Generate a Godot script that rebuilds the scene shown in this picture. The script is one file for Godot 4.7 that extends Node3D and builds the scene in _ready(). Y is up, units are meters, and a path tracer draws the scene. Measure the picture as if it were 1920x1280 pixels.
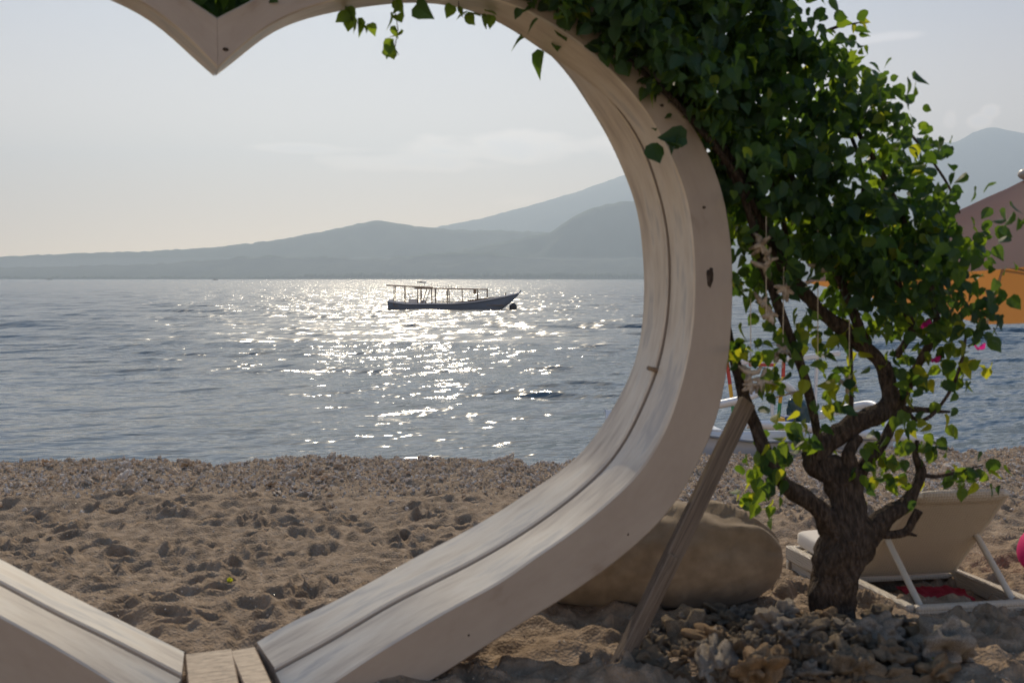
extends Node3D
# A heart-shaped timber frame on a coral beach, a bougainvillea growing over it, boats and a volcano in the haze.
# y is up, units are metres, the camera looks towards -z, sand at the frame lies near y = 0.

var rng := RandomNumberGenerator.new()
var M := {}
const WATER := -0.79
const HEART_TURN := 0.357792

# ------------------------------------------------------------------ helpers

func noise(s: int, freq: float, octaves := 4, kind := FastNoiseLite.TYPE_SIMPLEX_SMOOTH) -> FastNoiseLite:
	var n := FastNoiseLite.new()
	n.seed = s
	n.frequency = freq
	n.noise_type = kind
	n.fractal_octaves = octaves
	return n

func lin(r: float, g: float, b: float) -> Color:
	return Color(r, g, b).linear_to_srgb()

func mat(color: Color, rough := 0.8, spec := 0.5) -> StandardMaterial3D:
	var m := StandardMaterial3D.new()
	m.albedo_color = color
	m.roughness = rough
	m.metallic_specular = spec
	return m

func ramp(stops: Array) -> Gradient:
	var g := Gradient.new()
	var off := PackedFloat32Array()
	var col := PackedColorArray()
	for s in stops:
		off.append(s[0])
		col.append(s[1])
	g.offsets = off
	g.colors = col
	return g

# a picture of noise pushed through a colour ramp, stretched along x by `stretch`
func noise_picture(w: int, h: int, n: FastNoiseLite, g: Gradient, stretch := 1.0, fine: FastNoiseLite = null, share := 0.3) -> ImageTexture:
	var im := Image.create(w, h, false, Image.FORMAT_RGB8)
	for y in h:
		for x in w:
			# blended with its own wrap so that the picture repeats without a seam
			var fx := float(x) / w
			var v := n.get_noise_2d(x / stretch, y) * (1.0 - fx) + n.get_noise_2d((x - w) / stretch, y) * fx
			if fine:
				v += share * (fine.get_noise_2d(x / stretch, y) * (1.0 - fx) + fine.get_noise_2d((x - w) / stretch, y) * fx)
			im.set_pixel(x, y, g.sample(clampf(v * 0.62 + 0.5, 0.0, 1.0)))
	return ImageTexture.create_from_image(im)

func seamless(s: int, freq: float, size := 512, octaves := 5, kind := FastNoiseLite.TYPE_SIMPLEX_SMOOTH) -> ImageTexture:
	var n := noise(s, freq, octaves, kind)
	return ImageTexture.create_from_image(n.get_seamless_image(size, size))

func tinted(grey: ImageTexture, g: Gradient) -> ImageTexture:
	var src := grey.get_image()
	var im := Image.create(src.get_width(), src.get_height(), false, Image.FORMAT_RGB8)
	var lut := []
	for i in 256:
		lut.append(g.sample(i / 255.0))
	var data := src.get_data()
	var out := PackedByteArray()
	out.resize(data.size() * 3)
	for i in data.size():
		var c: Color = lut[data[i]]
		out[i * 3] = int(c.r * 255.0)
		out[i * 3 + 1] = int(c.g * 255.0)
		out[i * 3 + 2] = int(c.b * 255.0)
	im = Image.create_from_data(src.get_width(), src.get_height(), false, Image.FORMAT_RGB8, out)
	return ImageTexture.create_from_image(im)

func triplanar(m: StandardMaterial3D, scale: Vector3, world := true) -> StandardMaterial3D:
	m.uv1_triplanar = true
	m.uv1_world_triplanar = world
	m.uv1_scale = scale
	m.uv1_triplanar_sharpness = 4.0
	return m

func new_st() -> SurfaceTool:
	var st := SurfaceTool.new()
	st.begin(Mesh.PRIMITIVE_TRIANGLES)
	return st

func commit(st: SurfaceTool, into: ArrayMesh = null) -> ArrayMesh:
	st.generate_normals()
	return st.commit(into) if into else st.commit()

func put(called: String, mesh: Mesh, m: Material, parent: Node = null) -> MeshInstance3D:
	var o := MeshInstance3D.new()
	o.name = called
	o.mesh = mesh
	if m:
		o.material_override = m
	(parent if parent else self).add_child(o, true)
	return o

var taken := {}
func numbered(called: String) -> String:
	taken[called] = taken.get(called, -1) + 1
	return called if taken[called] == 0 else "%s_%03d" % [called, taken[called]]

func tag(o: Node, label: String, category: String, group := "") -> void:
	o.set_meta("label", label)
	o.set_meta("category", category)
	if group:
		o.set_meta("group", group)

func thing(called: String, label: String, category: String, at := Vector3.ZERO, turn := 0.0, group := "") -> Node3D:
	var o := Node3D.new()
	o.name = numbered(called)
	add_child(o)
	o.position = at
	o.rotation.y = turn
	tag(o, label, category, group)
	return o

func structure(o: Node, kind := "structure") -> void:
	o.set_meta("kind", kind)

func quad(st: SurfaceTool, a: Vector3, b: Vector3, c: Vector3, d: Vector3, ua := Vector2.ZERO, ub := Vector2.ZERO, uc := Vector2.ZERO, ud := Vector2.ZERO) -> void:
	st.set_uv(ua); st.add_vertex(a)
	st.set_uv(ub); st.add_vertex(b)
	st.set_uv(uc); st.add_vertex(c)
	st.set_uv(ua); st.add_vertex(a)
	st.set_uv(uc); st.add_vertex(c)
	st.set_uv(ud); st.add_vertex(d)

# a box with chamfered edges, turned by a basis
func chamfered(st: SurfaceTool, at: Vector3, size: Vector3, cut := 0.006, turn := Basis()) -> void:
	st.set_smooth_group(-1)
	var h := size * 0.5
	cut = minf(cut, minf(h.x, minf(h.y, h.z)) * 0.6)
	var corner := func(sx, sy, sz, axis):
		var p := Vector3(sx * h.x, sy * h.y, sz * h.z)
		for k in 3:
			if k != axis:
				p[k] -= signf(p[k]) * cut
		return at + turn * p
	for axis in 3:
		var u := (axis + 1) % 3
		var v := (axis + 2) % 3
		for s in [-1, 1]:
			var q := []
			for uv in [[-1, -1], [1, -1], [1, 1], [-1, 1]]:
				var sg := [0, 0, 0]
				sg[axis] = s
				sg[u] = uv[0]
				sg[v] = uv[1]
				q.append(corner.call(sg[0], sg[1], sg[2], axis))
			if s > 0:
				q.reverse()
			quad(st, q[0], q[1], q[2], q[3], Vector2(0, 0), Vector2(1, 0), Vector2(1, 1), Vector2(0, 1))
	for axis in 3:          # the twelve edges
		var u := (axis + 1) % 3
		var v := (axis + 2) % 3
		for su in [-1, 1]:
			for sv in [-1, 1]:
				var q := []
				for e in [[-1, u], [1, u], [1, v], [-1, v]]:
					var sg := [0, 0, 0]
					sg[axis] = e[0]
					sg[u] = su
					sg[v] = sv
					q.append(corner.call(sg[0], sg[1], sg[2], e[1]))
				if su * sv < 0:
					q.reverse()
				quad(st, q[0], q[1], q[2], q[3])
	for sx in [-1, 1]:      # the eight corners
		for sy in [-1, 1]:
			for sz in [-1, 1]:
				var a: Vector3 = corner.call(sx, sy, sz, 0)
				var b: Vector3 = corner.call(sx, sy, sz, 1)
				var c: Vector3 = corner.call(sx, sy, sz, 2)
				if sx * sy * sz < 0:
					st.add_vertex(a); st.add_vertex(b); st.add_vertex(c)
				else:
					st.add_vertex(a); st.add_vertex(c); st.add_vertex(b)

func box(size: Vector3, cut := 0.006) -> ArrayMesh:
	var st := new_st()
	chamfered(st, Vector3.ZERO, size, cut)
	return commit(st)

# a beam from a to b
func beam_between(a: Vector3, b: Vector3, w: float, h: float, cut := 0.004, up := Vector3.UP) -> ArrayMesh:
	var st := new_st()
	var z := (b - a).normalized()
	var x := up.cross(z).normalized()
	var y := z.cross(x)
	chamfered(st, (a + b) * 0.5, Vector3(w, h, a.distance_to(b)), cut, Basis(x, y, z))
	return commit(st)

# rows of points joined into one smooth surface
func skin(st: SurfaceTool, rows: Array, closed := true, smooth := 0) -> void:
	st.set_smooth_group(smooth)
	var acc := 0.0
	for i in rows.size() - 1:
		var a: PackedVector3Array = rows[i]
		var b: PackedVector3Array = rows[i + 1]
		var n := a.size()
		var step := a[0].distance_to(b[0])
		for k in (n if closed else n - 1):
			var k2 := (k + 1) % n
			var u0 := float(k) / n
			var u1 := float(k + 1) / n
			quad(st, a[k], a[k2], b[k2], b[k], Vector2(acc, u0), Vector2(acc, u1), Vector2(acc + step, u1), Vector2(acc + step, u0))
		acc += step

# a tube along points whose w is the radius; rough adds bark-like unevenness
func tube(st: SurfaceTool, pts: Array, sides := 8, rough: FastNoiseLite = null, amount := 0.0, fine := 1) -> void:
	var line := []
	if fine > 1:            # Catmull-Rom
		for i in pts.size() - 1:
			var p0: Vector4 = pts[maxi(i - 1, 0)]
			var p1: Vector4 = pts[i]
			var p2: Vector4 = pts[i + 1]
			var p3: Vector4 = pts[mini(i + 2, pts.size() - 1)]
			for k in fine:
				var t := float(k) / fine
				line.append(0.5 * (2.0 * p1 + (p2 - p0) * t + (2.0 * p0 - 5.0 * p1 + 4.0 * p2 - p3) * t * t + (3.0 * p1 - p0 - 3.0 * p2 + p3) * t * t * t))
		line.append(pts[-1])
	else:
		line = pts
	var rows := []
	var side := Vector3.ZERO
	for i in line.size():
		var p := Vector3(line[i].x, line[i].y, line[i].z)
		var a: Vector4 = line[maxi(i - 1, 0)]
		var b: Vector4 = line[mini(i + 1, line.size() - 1)]
		var d := Vector3(b.x - a.x, b.y - a.y, b.z - a.z).normalized()
		if side == Vector3.ZERO:
			side = d.cross(Vector3.UP if absf(d.y) < 0.9 else Vector3.RIGHT).normalized()
		side = (side - d * side.dot(d)).normalized()
		var up := d.cross(side)
		var row := PackedVector3Array()
		for k in sides:
			var an := TAU * k / sides
			var o := side * cos(an) + up * sin(an)
			var r: float = line[i].w
			if rough:
				r *= 1.0 + amount * rough.get_noise_3d(p.x + o.x * 0.12, p.y * 0.5 + o.y * 0.12, p.z + o.z * 0.12)
			row.append(p + o * r)
		rows.append(row)
	skin(st, rows)
	for end in [0, line.size() - 1]:
		var c := Vector3(line[end].x, line[end].y, line[end].z)
		var row: PackedVector3Array = rows[end]
		st.set_smooth_group(-1)
		for k in sides:
			if end == 0:
				st.add_vertex(c); st.add_vertex(row[(k + 1) % sides]); st.add_vertex(row[k])
			else:
				st.add_vertex(c); st.add_vertex(row[k]); st.add_vertex(row[(k + 1) % sides])

func tube_mesh(pts: Array, sides := 8, rough: FastNoiseLite = null, amount := 0.0, fine := 1) -> ArrayMesh:
	var st := new_st()
	tube(st, pts, sides, rough, amount, fine)
	return commit(st)

func rod(a: Vector3, b: Vector3, r: float, sides := 8) -> ArrayMesh:
	return tube_mesh([Vector4(a.x, a.y, a.z, r), Vector4(b.x, b.y, b.z, r)], sides)

# a lump of coral: an octahedron split a few times, pushed in and out by noise
func lump(s: int, splits: int, squash: Vector3, deep := 0.5, pits := 0.0) -> ArrayMesh:
	var big := noise(s, 0.9, 2)
	var cell := noise(s + 7, 2.6, 1, FastNoiseLite.TYPE_CELLULAR)
	var tris := []
	var v := [Vector3.RIGHT, Vector3.LEFT, Vector3.UP, Vector3.DOWN, Vector3.BACK, Vector3.FORWARD]
	for f in [[0, 2, 4], [4, 2, 1], [1, 2, 5], [5, 2, 0], [0, 4, 3], [4, 1, 3], [1, 5, 3], [5, 0, 3]]:
		tris.append([v[f[0]], v[f[1]], v[f[2]]])
	for k in splits:
		var next := []
		for t in tris:
			var a: Vector3 = t[0]
			var b: Vector3 = t[1]
			var c: Vector3 = t[2]
			var ab := (a + b).normalized()
			var bc := (b + c).normalized()
			var ca := (c + a).normalized()
			next += [[a, ab, ca], [ab, b, bc], [ca, bc, c], [ab, bc, ca]]
		tris = next
	var st := new_st()
	st.set_smooth_group(0 if splits > 2 else -1)
	for t in tris:
		for k in [0, 2, 1]:
			var p: Vector3 = t[k]
			var q := p * 1.0
			var r := 1.0 + deep * big.get_noise_3dv(q) + pits * cell.get_noise_3dv(q)
			st.add_vertex(p * r * squash)
	return commit(st)

# ------------------------------------------------------------------ the ground's height

var sand_big := noise(3, 0.35, 3)
var sand_mid := noise(5, 1.4, 3)
var sand_fine := noise(9, 5.5, 3)
var rubble_n := noise(13, 3.2, 4)
var pits := []

func crest(x: float) -> float:
	return 12.0 + maxf(0.0, x) * 0.17 + 0.6 * sand_big.get_noise_2d(x * 1.6, 40.0) + 0.18 * sand_mid.get_noise_2d(x, 40.0)

func ground_base(x: float, z: float) -> float:
	# z is the distance in front of the camera
	var y := 0.0
	var c := crest(x)
	var stops := [[-40.0, 0.25], [0.0, 0.05], [3.0, 0.0], [5.0, -0.01], [6.4, -0.21], [8.0, -0.34], [9.5, -0.40], [c - 1.2, -0.47], [c, -0.54], [c + 0.9, -0.86], [c + 3.0, -1.6], [60.0, -6.0]]
	for i in stops.size() - 1:
		if z <= stops[i + 1][0]:
			var t: float = clampf((z - stops[i][0]) / (stops[i + 1][0] - stops[i][0]), 0.0, 1.0)
			y = lerpf(stops[i][1], stops[i + 1][1], t)
			break
		y = stops[i + 1][1]
	# the mound of coral at the tree's foot
	y += 0.13 * exp(-(pow((x - 1.32) / 0.40, 2.0) + pow((z - 4.50) / 0.34, 2.0)))
	return y

func rubble_share(x: float, z: float) -> float:
	var edge := 9.3 + 0.5 * sand_big.get_noise_2d(x * 1.5, 7.0) + (0.0 if x < 1.5 else -0.9)
	return smoothstep(edge, edge + 0.9, z)

func ground(x: float, z: float) -> float:
	var y := ground_base(x, z)
	var r := rubble_share(x, z)
	y += 0.035 * sand_big.get_noise_2d(x, z) * 1.2
	y += (1.0 - r) * (0.075 * sand_mid.get_noise_2d(x * 0.75, z * 1.5) + 0.022 * sand_fine.get_noise_2d(x, z))
	y += r * 0.075 * rubble_n.get_noise_2d(x, z)
	return y

# ------------------------------------------------------------------ scene

func _ready() -> void:
	rng.seed = 20240611
	look()
	materials()
	make_beach()
	make_sea()
	make_mountains()
	make_heart()
	make_tree()
	make_stakes()
	make_bean_bag()
	make_lounger()
	make_parasol()
	make_tour_boat()
	make_outrigger()
	make_stones()
	make_garlands()
	make_small_plants()

func look() -> void:
	var cam := Camera3D.new()
	cam.name = "camera"
	cam.position = Vector3(0, 1.66, 0)
	cam.rotation.x = -0.062026
	cam.fov = 37.23
	cam.near = 0.05
	cam.far = 90000.0
	var lens := CameraAttributesPhysical.new()
	lens.frustum_focal_length = 35.625
	lens.frustum_focus_distance = 60.0
	lens.frustum_near = 0.05
	lens.frustum_far = 90000.0
	lens.exposure_aperture = 4.0
	cam.attributes = lens
	add_child(cam)
	cam.current = true

	var sky := ProceduralSkyMaterial.new()
	sky.sky_top_color = lin(0.15, 0.30, 0.58)
	sky.sky_horizon_color = lin(4.3, 3.15, 1.85)
	sky.sky_curve = 0.078
	sky.ground_bottom_color = lin(0.12, 0.11, 0.10)
	sky.ground_horizon_color = lin(0.55, 0.50, 0.45)
	sky.sun_angle_max = 50.0
	sky.sun_curve = 0.3
	sky.sky_cover = clouds()
	sky.sky_cover_modulate = Color(1, 1, 1, 3.2)
	var e := Environment.new()
	e.background_mode = Environment.BG_SKY
	e.sky = Sky.new()
	e.sky.sky_material = sky
	e.tonemap_mode = Environment.TONE_MAPPER_LINEAR
	e.tonemap_exposure = 0.9
	# haze over the strait: it throws the sun's light forward
	e.volumetric_fog_enabled = true
	e.volumetric_fog_density = 0.00024
	e.volumetric_fog_albedo = lin(0.64, 0.80, 1.0)
	e.volumetric_fog_anisotropy = 0.45
	e.sdfgi_enabled = true
	e.ssao_enabled = true
	e.ssil_enabled = true
	var w := WorldEnvironment.new()
	w.name = "world_environment"
	w.environment = e
	add_child(w)

	var sun := DirectionalLight3D.new()
	sun.name = "sun"
	sun.light_color = Color(1.0, 0.93, 0.82)
	sun.light_energy = 1.6
	sun.light_angular_distance = 0.5
	sun.shadow_enabled = true
	add_child(sun)
	var az := deg_to_rad(-6.5)
	var el := deg_to_rad(38.0)
	sun.look_at_from_position(Vector3.ZERO, -Vector3(sin(az) * cos(el), sin(el), -cos(az) * cos(el)))

# thin streaks of cloud low over the horizon all round, a longer bank ahead
func clouds() -> ImageTexture:
	var w := 4096
	var h := 2048
	var im := Image.create(w, h, false, Image.FORMAT_RGBA8)
	im.fill(Color(0, 0, 0, 0))
	var n := noise(21, 0.030, 5)
	var m := noise(22, 0.006, 2)
	var banks := [[0.6, 7.3, 7.5, 0.85, 1.0], [-5.0, 6.4, 6.0, 0.5, 0.75], [-10.8, 7.1, 4.6, 0.26, 0.7], [24.5, 8.0, 0.6, 0.35, 0.8], [25.0, 8.45, 0.45, 0.3, 0.8], [23.1, 8.1, 0.35, 0.45, 0.6], [19.8, 12.4, 2.2, 0.25, 0.6], [0.4, 4.4, 1.6, 0.3, 0.3]]
	for k in 46:
		var a := 38.0 + rng.randf() * 290.0
		banks.append([a, 5.0 + rng.randf() * 9.0, 3.0 + rng.randf() * 8.0, 0.3 + rng.randf() * 0.6, 0.5 + 0.5 * rng.randf()])
	var px := w / 360.0
	for b in banks:
		var cx: float = b[0] * px
		var cy: float = (90.0 - b[1]) * px
		var rx: float = b[2] * px
		var ry: float = b[3] * px
		for y in range(int(cy - ry * 1.6), int(cy + ry * 1.6) + 1):
			for x in range(int(cx - rx), int(cx + rx) + 1):
				var u := (x - cx) / rx
				var v := (y - cy) / ry
				v = v + 0.35 * m.get_noise_2d(x, 9.0)
				var body := 1.0 - u * u - v * v * 0.75
				var d := body + 1.0 * n.get_noise_2d(x * 0.55, y * 1.7)
				var al: float = clampf(d * 0.95, 0.0, 1.0) * b[4]
				if al > 0.0:
					var q := posmod(x, w)
					var core := smoothstep(0.55, 1.3, d)
					var c := Color(0.55, 0.50, 0.46).lerp(Color(0.36, 0.36, 0.38), core)
					var was := im.get_pixel(q, y)
					if al > was.a:
						im.set_pixel(q, y, Color(c.r, c.g, c.b, al))
	return ImageTexture.create_from_image(im)

func materials() -> void:
	# sand: dark tan, damp and dry patches, fine grain relief
	var grain := seamless(31, 0.11, 512, 5)
	var sand := mat(Color.WHITE, 0.93, 0.35)
	sand.albedo_texture = tinted(seamless(32, 0.02, 512, 6), ramp([[0.0, lin(0.14, 0.098, 0.064)], [0.4, lin(0.225, 0.16, 0.104)], [0.62, lin(0.265, 0.192, 0.128)], [1.0, lin(0.34, 0.258, 0.18)]]))
	sand.heightmap_enabled = true
	sand.heightmap_texture = grain
	sand.heightmap_scale = 1.1
	M.sand = triplanar(sand, Vector3(0.9, 0.9, 0.9))
	M.rubble_bed = triplanar(sand.duplicate(), Vector3(1.1, 1.1, 1.1))
	# coral
	var coral_grey := tinted(seamless(41, 0.03, 256, 5), ramp([[0.0, lin(0.15, 0.12, 0.09)], [0.5, lin(0.38, 0.315, 0.245)], [1.0, lin(0.60, 0.52, 0.42)]]))
	var coral_bump := seamless(43, 0.05, 256, 4, FastNoiseLite.TYPE_CELLULAR)
	for k in 4:
		var c := mat([lin(1, 1, 1), lin(0.78, 0.72, 0.62), lin(0.78, 0.78, 0.78), lin(1.0, 0.80, 0.58)][k], 0.95, 0.3)
		c.albedo_texture = coral_grey
		c.heightmap_enabled = true
		c.heightmap_texture = coral_bump
		c.heightmap_scale = 1.2
		M["coral%d" % k] = triplanar(c, Vector3(3, 3, 3), false)
	# bleached scraps of the same along the waterline
	var bleached := tinted(seamless(44, 0.03, 256, 5), ramp([[0.0, lin(0.30, 0.25, 0.20)], [0.5, lin(0.56, 0.48, 0.40)], [1.0, lin(0.75, 0.67, 0.57)]]))
	for k in 3:
		var c := mat([lin(1, 1, 1), lin(0.80, 0.74, 0.66), lin(1.0, 0.86, 0.70)][k], 0.95, 0.3)
		c.albedo_texture = bleached
		M["scrap%d" % k] = triplanar(c, Vector3(3, 3, 3), false)
	M.flake = mat(lin(0.75, 0.72, 0.66), 0.14, 0.8)
	# painted timber
	var paint := mat(Color.WHITE, 0.55, 0.5)
	paint.albedo_texture = noise_picture(512, 256, noise(51, 0.012, 5), ramp([[0.0, lin(0.24, 0.18, 0.135)], [0.3, lin(0.345, 0.285, 0.23)], [0.7, lin(0.38, 0.32, 0.26)], [1.0, lin(0.43, 0.365, 0.30)]]), 2.0, noise(52, 0.09, 3), 0.25)
	paint.heightmap_enabled = true
	paint.heightmap_texture = noise_picture(256, 256, noise(54, 0.05, 4), ramp([[0.0, Color.BLACK], [1.0, Color.WHITE]]), 6.0)
	paint.heightmap_scale = 0.12
	paint.uv1_scale = Vector3(0.5, 1.0, 1.0)
	M.paint = paint
	var worn := mat(Color.WHITE, 0.42, 0.5)
	worn.albedo_texture = noise_picture(1024, 256, noise(61, 0.016, 4), ramp([[0.0, lin(0.26, 0.19, 0.13)], [0.22, lin(0.44, 0.37, 0.29)], [0.42, lin(0.58, 0.50, 0.39)], [0.58, lin(0.64, 0.57, 0.46)], [0.72, lin(0.47, 0.43, 0.37)], [0.85, lin(0.58, 0.52, 0.43)], [1.0, lin(0.70, 0.63, 0.52)]]), 5.0, noise(62, 0.10, 4), 0.22)
	worn.heightmap_enabled = true
	worn.heightmap_texture = noise_picture(1024, 256, noise(63, 0.11, 4), ramp([[0.0, Color.BLACK], [1.0, Color.WHITE]]), 14.0)
	worn.heightmap_scale = 0.08
	worn.uv1_scale = Vector3(0.3, 1.6, 1.0)
	M.worn = worn
	var raw := mat(Color.WHITE, 0.6, 0.5)
	raw.albedo_texture = noise_picture(512, 256, noise(71, 0.045, 4), ramp([[0.0, lin(0.10, 0.065, 0.04)], [0.5, lin(0.22, 0.15, 0.095)], [1.0, lin(0.30, 0.22, 0.15)]]), 5.0, noise(72, 0.2, 3), 0.4)
	raw.heightmap_enabled = true
	raw.heightmap_texture = paint.heightmap_texture
	raw.heightmap_scale = 0.3
	M.raw = triplanar(raw, Vector3(3.0, 3.0, 3.0), false)
	var stake := mat(Color.WHITE, 0.85, 0.35)
	stake.albedo_texture = noise_picture(512, 128, noise(75, 0.06, 4), ramp([[0.0, lin(0.06, 0.045, 0.035)], [0.5, lin(0.15, 0.115, 0.085)], [1.0, lin(0.26, 0.21, 0.16)]]), 10.0)
	stake.uv1_scale = Vector3(1, 1, 1)
	M.stake = stake
	# bark and leaves
	var bark := mat(Color.WHITE, 0.95, 0.3)
	bark.albedo_texture = tinted(seamless(81, 0.03, 256, 5), ramp([[0.0, lin(0.025, 0.02, 0.015)], [0.5, lin(0.075, 0.055, 0.042)], [1.0, lin(0.15, 0.115, 0.085)]]))
	bark.heightmap_enabled = true
	bark.heightmap_texture = seamless(82, 0.06, 256, 5)
	bark.heightmap_scale = 2.5
	M.bark = triplanar(bark, Vector3(5, 1.6, 5), true)
	var greens := [[0.016, 0.040, 0.018, 0.13, 0.23, 0.015], [0.026, 0.060, 0.016, 0.30, 0.43, 0.02], [0.012, 0.032, 0.018, 0.08, 0.16, 0.015], [0.06, 0.09, 0.016, 0.66, 0.68, 0.03]]
	for k in 4:
		var g: Array = greens[k]
		var l := mat(lin(g[0], g[1], g[2]), 0.55, 0.28)
		l.backlight_enabled = true
		l.backlight = lin(g[3], g[4], g[5])
		M["leaf%d" % k] = l
	var bract := mat(lin(0.45, 0.02, 0.18), 0.6, 0.3)
	bract.backlight_enabled = true
	bract.backlight = lin(0.75, 0.04, 0.34)
	M.bract = bract
	# cloth
	var weave := seamless(91, 0.25, 256, 2)
	var bag := mat(Color.WHITE, 0.92, 0.25)
	bag.albedo_texture = tinted(seamless(92, 0.012, 256, 5), ramp([[0.0, lin(0.20, 0.15, 0.10)], [1.0, lin(0.31, 0.24, 0.165)]]))
	bag.heightmap_enabled = true
	bag.heightmap_texture = weave
	bag.heightmap_scale = 0.15
	bag.rim_enabled = true
	bag.rim = 0.3
	M.bag = triplanar(bag, Vector3(2.5, 2.5, 2.5), false)
	var cushion := mat(lin(0.66, 0.61, 0.54), 0.9, 0.3)
	cushion.heightmap_enabled = true
	cushion.heightmap_texture = weave
	cushion.heightmap_scale = 0.08
	M.cushion = triplanar(cushion, Vector3(4, 4, 4), false)
	M.magenta = mat(lin(0.50, 0.015, 0.12), 0.8, 0.3)
	M.red_cloth = mat(lin(0.28, 0.02, 0.03), 0.9, 0.3)
	var wick := Image.create(128, 128, false, Image.FORMAT_RGB8)
	for y in 128:
		for x in 128:
			var over := ((x / 16) + (y / 16)) % 2 == 0
			var hx := absf(sin(PI * x / 16.0))
			var hy := absf(sin(PI * y / 16.0))
			var hgt: float = (0.35 + 0.65 * hx) * pow(hy, 0.35) if over else (0.35 + 0.65 * hy) * pow(hx, 0.35)
			wick.set_pixel(x, y, Color(hgt, hgt, hgt))
	var rattan := mat(lin(0.47, 0.405, 0.32), 0.5, 0.5)
	rattan.heightmap_enabled = true
	rattan.heightmap_texture = ImageTexture.create_from_image(wick)
	rattan.heightmap_scale = 0.5
	M.rattan = triplanar(rattan, Vector3(8, 8, 8), false)
	M.rail = mat(lin(0.50, 0.45, 0.37), 0.45, 0.5)
	var canvas := mat(lin(0.18, 0.165, 0.16), 0.9, 0.3)
	canvas.backlight_enabled = true
	canvas.backlight = lin(0.46, 0.19, 0.04)
	canvas.heightmap_enabled = true
	canvas.heightmap_texture = weave
	canvas.heightmap_scale = 0.1
	M.canvas = triplanar(canvas, Vector3(3, 3, 3), false)
	M.pole = mat(lin(0.45, 0.40, 0.34), 0.4, 0.5)
	# boats
	M.white_hull = mat(lin(0.62, 0.63, 0.64), 0.35, 0.5)
	M.hull_blue = mat(lin(0.16, 0.20, 0.27), 0.4, 0.5)
	M.hull_grey = mat(lin(0.18, 0.20, 0.22), 0.5, 0.5)
	M.boat_wood = mat(lin(0.20, 0.15, 0.11), 0.7, 0.4)
	M.boat_roof = mat(lin(0.30, 0.22, 0.16), 0.8, 0.4)
	M.red = mat(lin(0.42, 0.04, 0.03), 0.5)
	M.yellow = mat(lin(0.65, 0.36, 0.03), 0.5)
	M.green = mat(lin(0.03, 0.22, 0.08), 0.5)
	M.blue = mat(lin(0.03, 0.07, 0.22), 0.5)
	M.teal = mat(lin(0.012, 0.05, 0.065), 0.35, 0.5)
	M.black = mat(lin(0.03, 0.03, 0.035), 0.6)
	M.string = mat(lin(0.55, 0.48, 0.36), 0.8)
	# hills and forest
	var hill := mat(Color.WHITE, 0.95, 0.2)
	hill.albedo_texture = tinted(seamless(95, 0.02, 512, 6), ramp([[0.0, lin(0.03, 0.045, 0.025)], [0.5, lin(0.05, 0.07, 0.04)], [1.0, lin(0.09, 0.10, 0.06)]]))
	M.hill = triplanar(hill, Vector3(0.0006, 0.0006, 0.0006))
	M.wood = mat(lin(0.045, 0.06, 0.03), 0.95, 0.2)

# ------------------------------------------------------------------ the beach

func spread(stops: Array) -> PackedFloat32Array:
	# coordinates from a list of [from, to, step]
	var out := PackedFloat32Array()
	for s in stops:
		var n := maxi(1, int(round(absf(s[1] - s[0]) / s[2])))
		for i in n:
			out.append(lerpf(s[0], s[1], float(i) / n))
	out.append(stops[-1][1])
	return out

func sheet(xs: PackedFloat32Array, zs: PackedFloat32Array, ys: PackedFloat32Array, normals: PackedVector3Array, from_row := 0, to_row := -1, uv := PackedVector2Array()) -> Array:
	var nx := xs.size()
	var last := zs.size() - 1 if to_row < 0 else to_row
	var a := []
	a.resize(Mesh.ARRAY_MAX)
	var v := PackedVector3Array()
	v.resize(nx * (last - from_row + 1))
	for j in range(from_row, last + 1):
		for i in nx:
			v[(j - from_row) * nx + i] = Vector3(xs[i], ys[j * nx + i], -zs[j])
	a[Mesh.ARRAY_VERTEX] = v
	if uv.size():
		a[Mesh.ARRAY_TEX_UV] = uv.slice(from_row * nx, (last + 1) * nx)
	if normals.size():
		a[Mesh.ARRAY_NORMAL] = normals.slice(from_row * nx, (last + 1) * nx)
	else:
		var nn := PackedVector3Array()
		nn.resize(v.size())
		var rows := last - from_row + 1
		for j in rows:
			var j0 := maxi(j - 1, 0)
			var j1 := mini(j + 1, rows - 1)
			for i in nx:
				var dx := v[j * nx + mini(i + 1, nx - 1)] - v[j * nx + maxi(i - 1, 0)]
				var dz := v[j0 * nx + i] - v[j1 * nx + i]
				nn[j * nx + i] = dz.cross(dx).normalized()
		a[Mesh.ARRAY_NORMAL] = nn
	var idx := PackedInt32Array()
	idx.resize((nx - 1) * (last - from_row) * 6)
	var w := 0
	for j in last - from_row:
		for i in nx - 1:
			var p := j * nx + i
			idx[w] = p
			idx[w + 1] = p + nx
			idx[w + 2] = p + nx + 1
			idx[w + 3] = p
			idx[w + 4] = p + nx + 1
			idx[w + 5] = p + 1
			w += 6
	a[Mesh.ARRAY_INDEX] = idx
	return a

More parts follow.
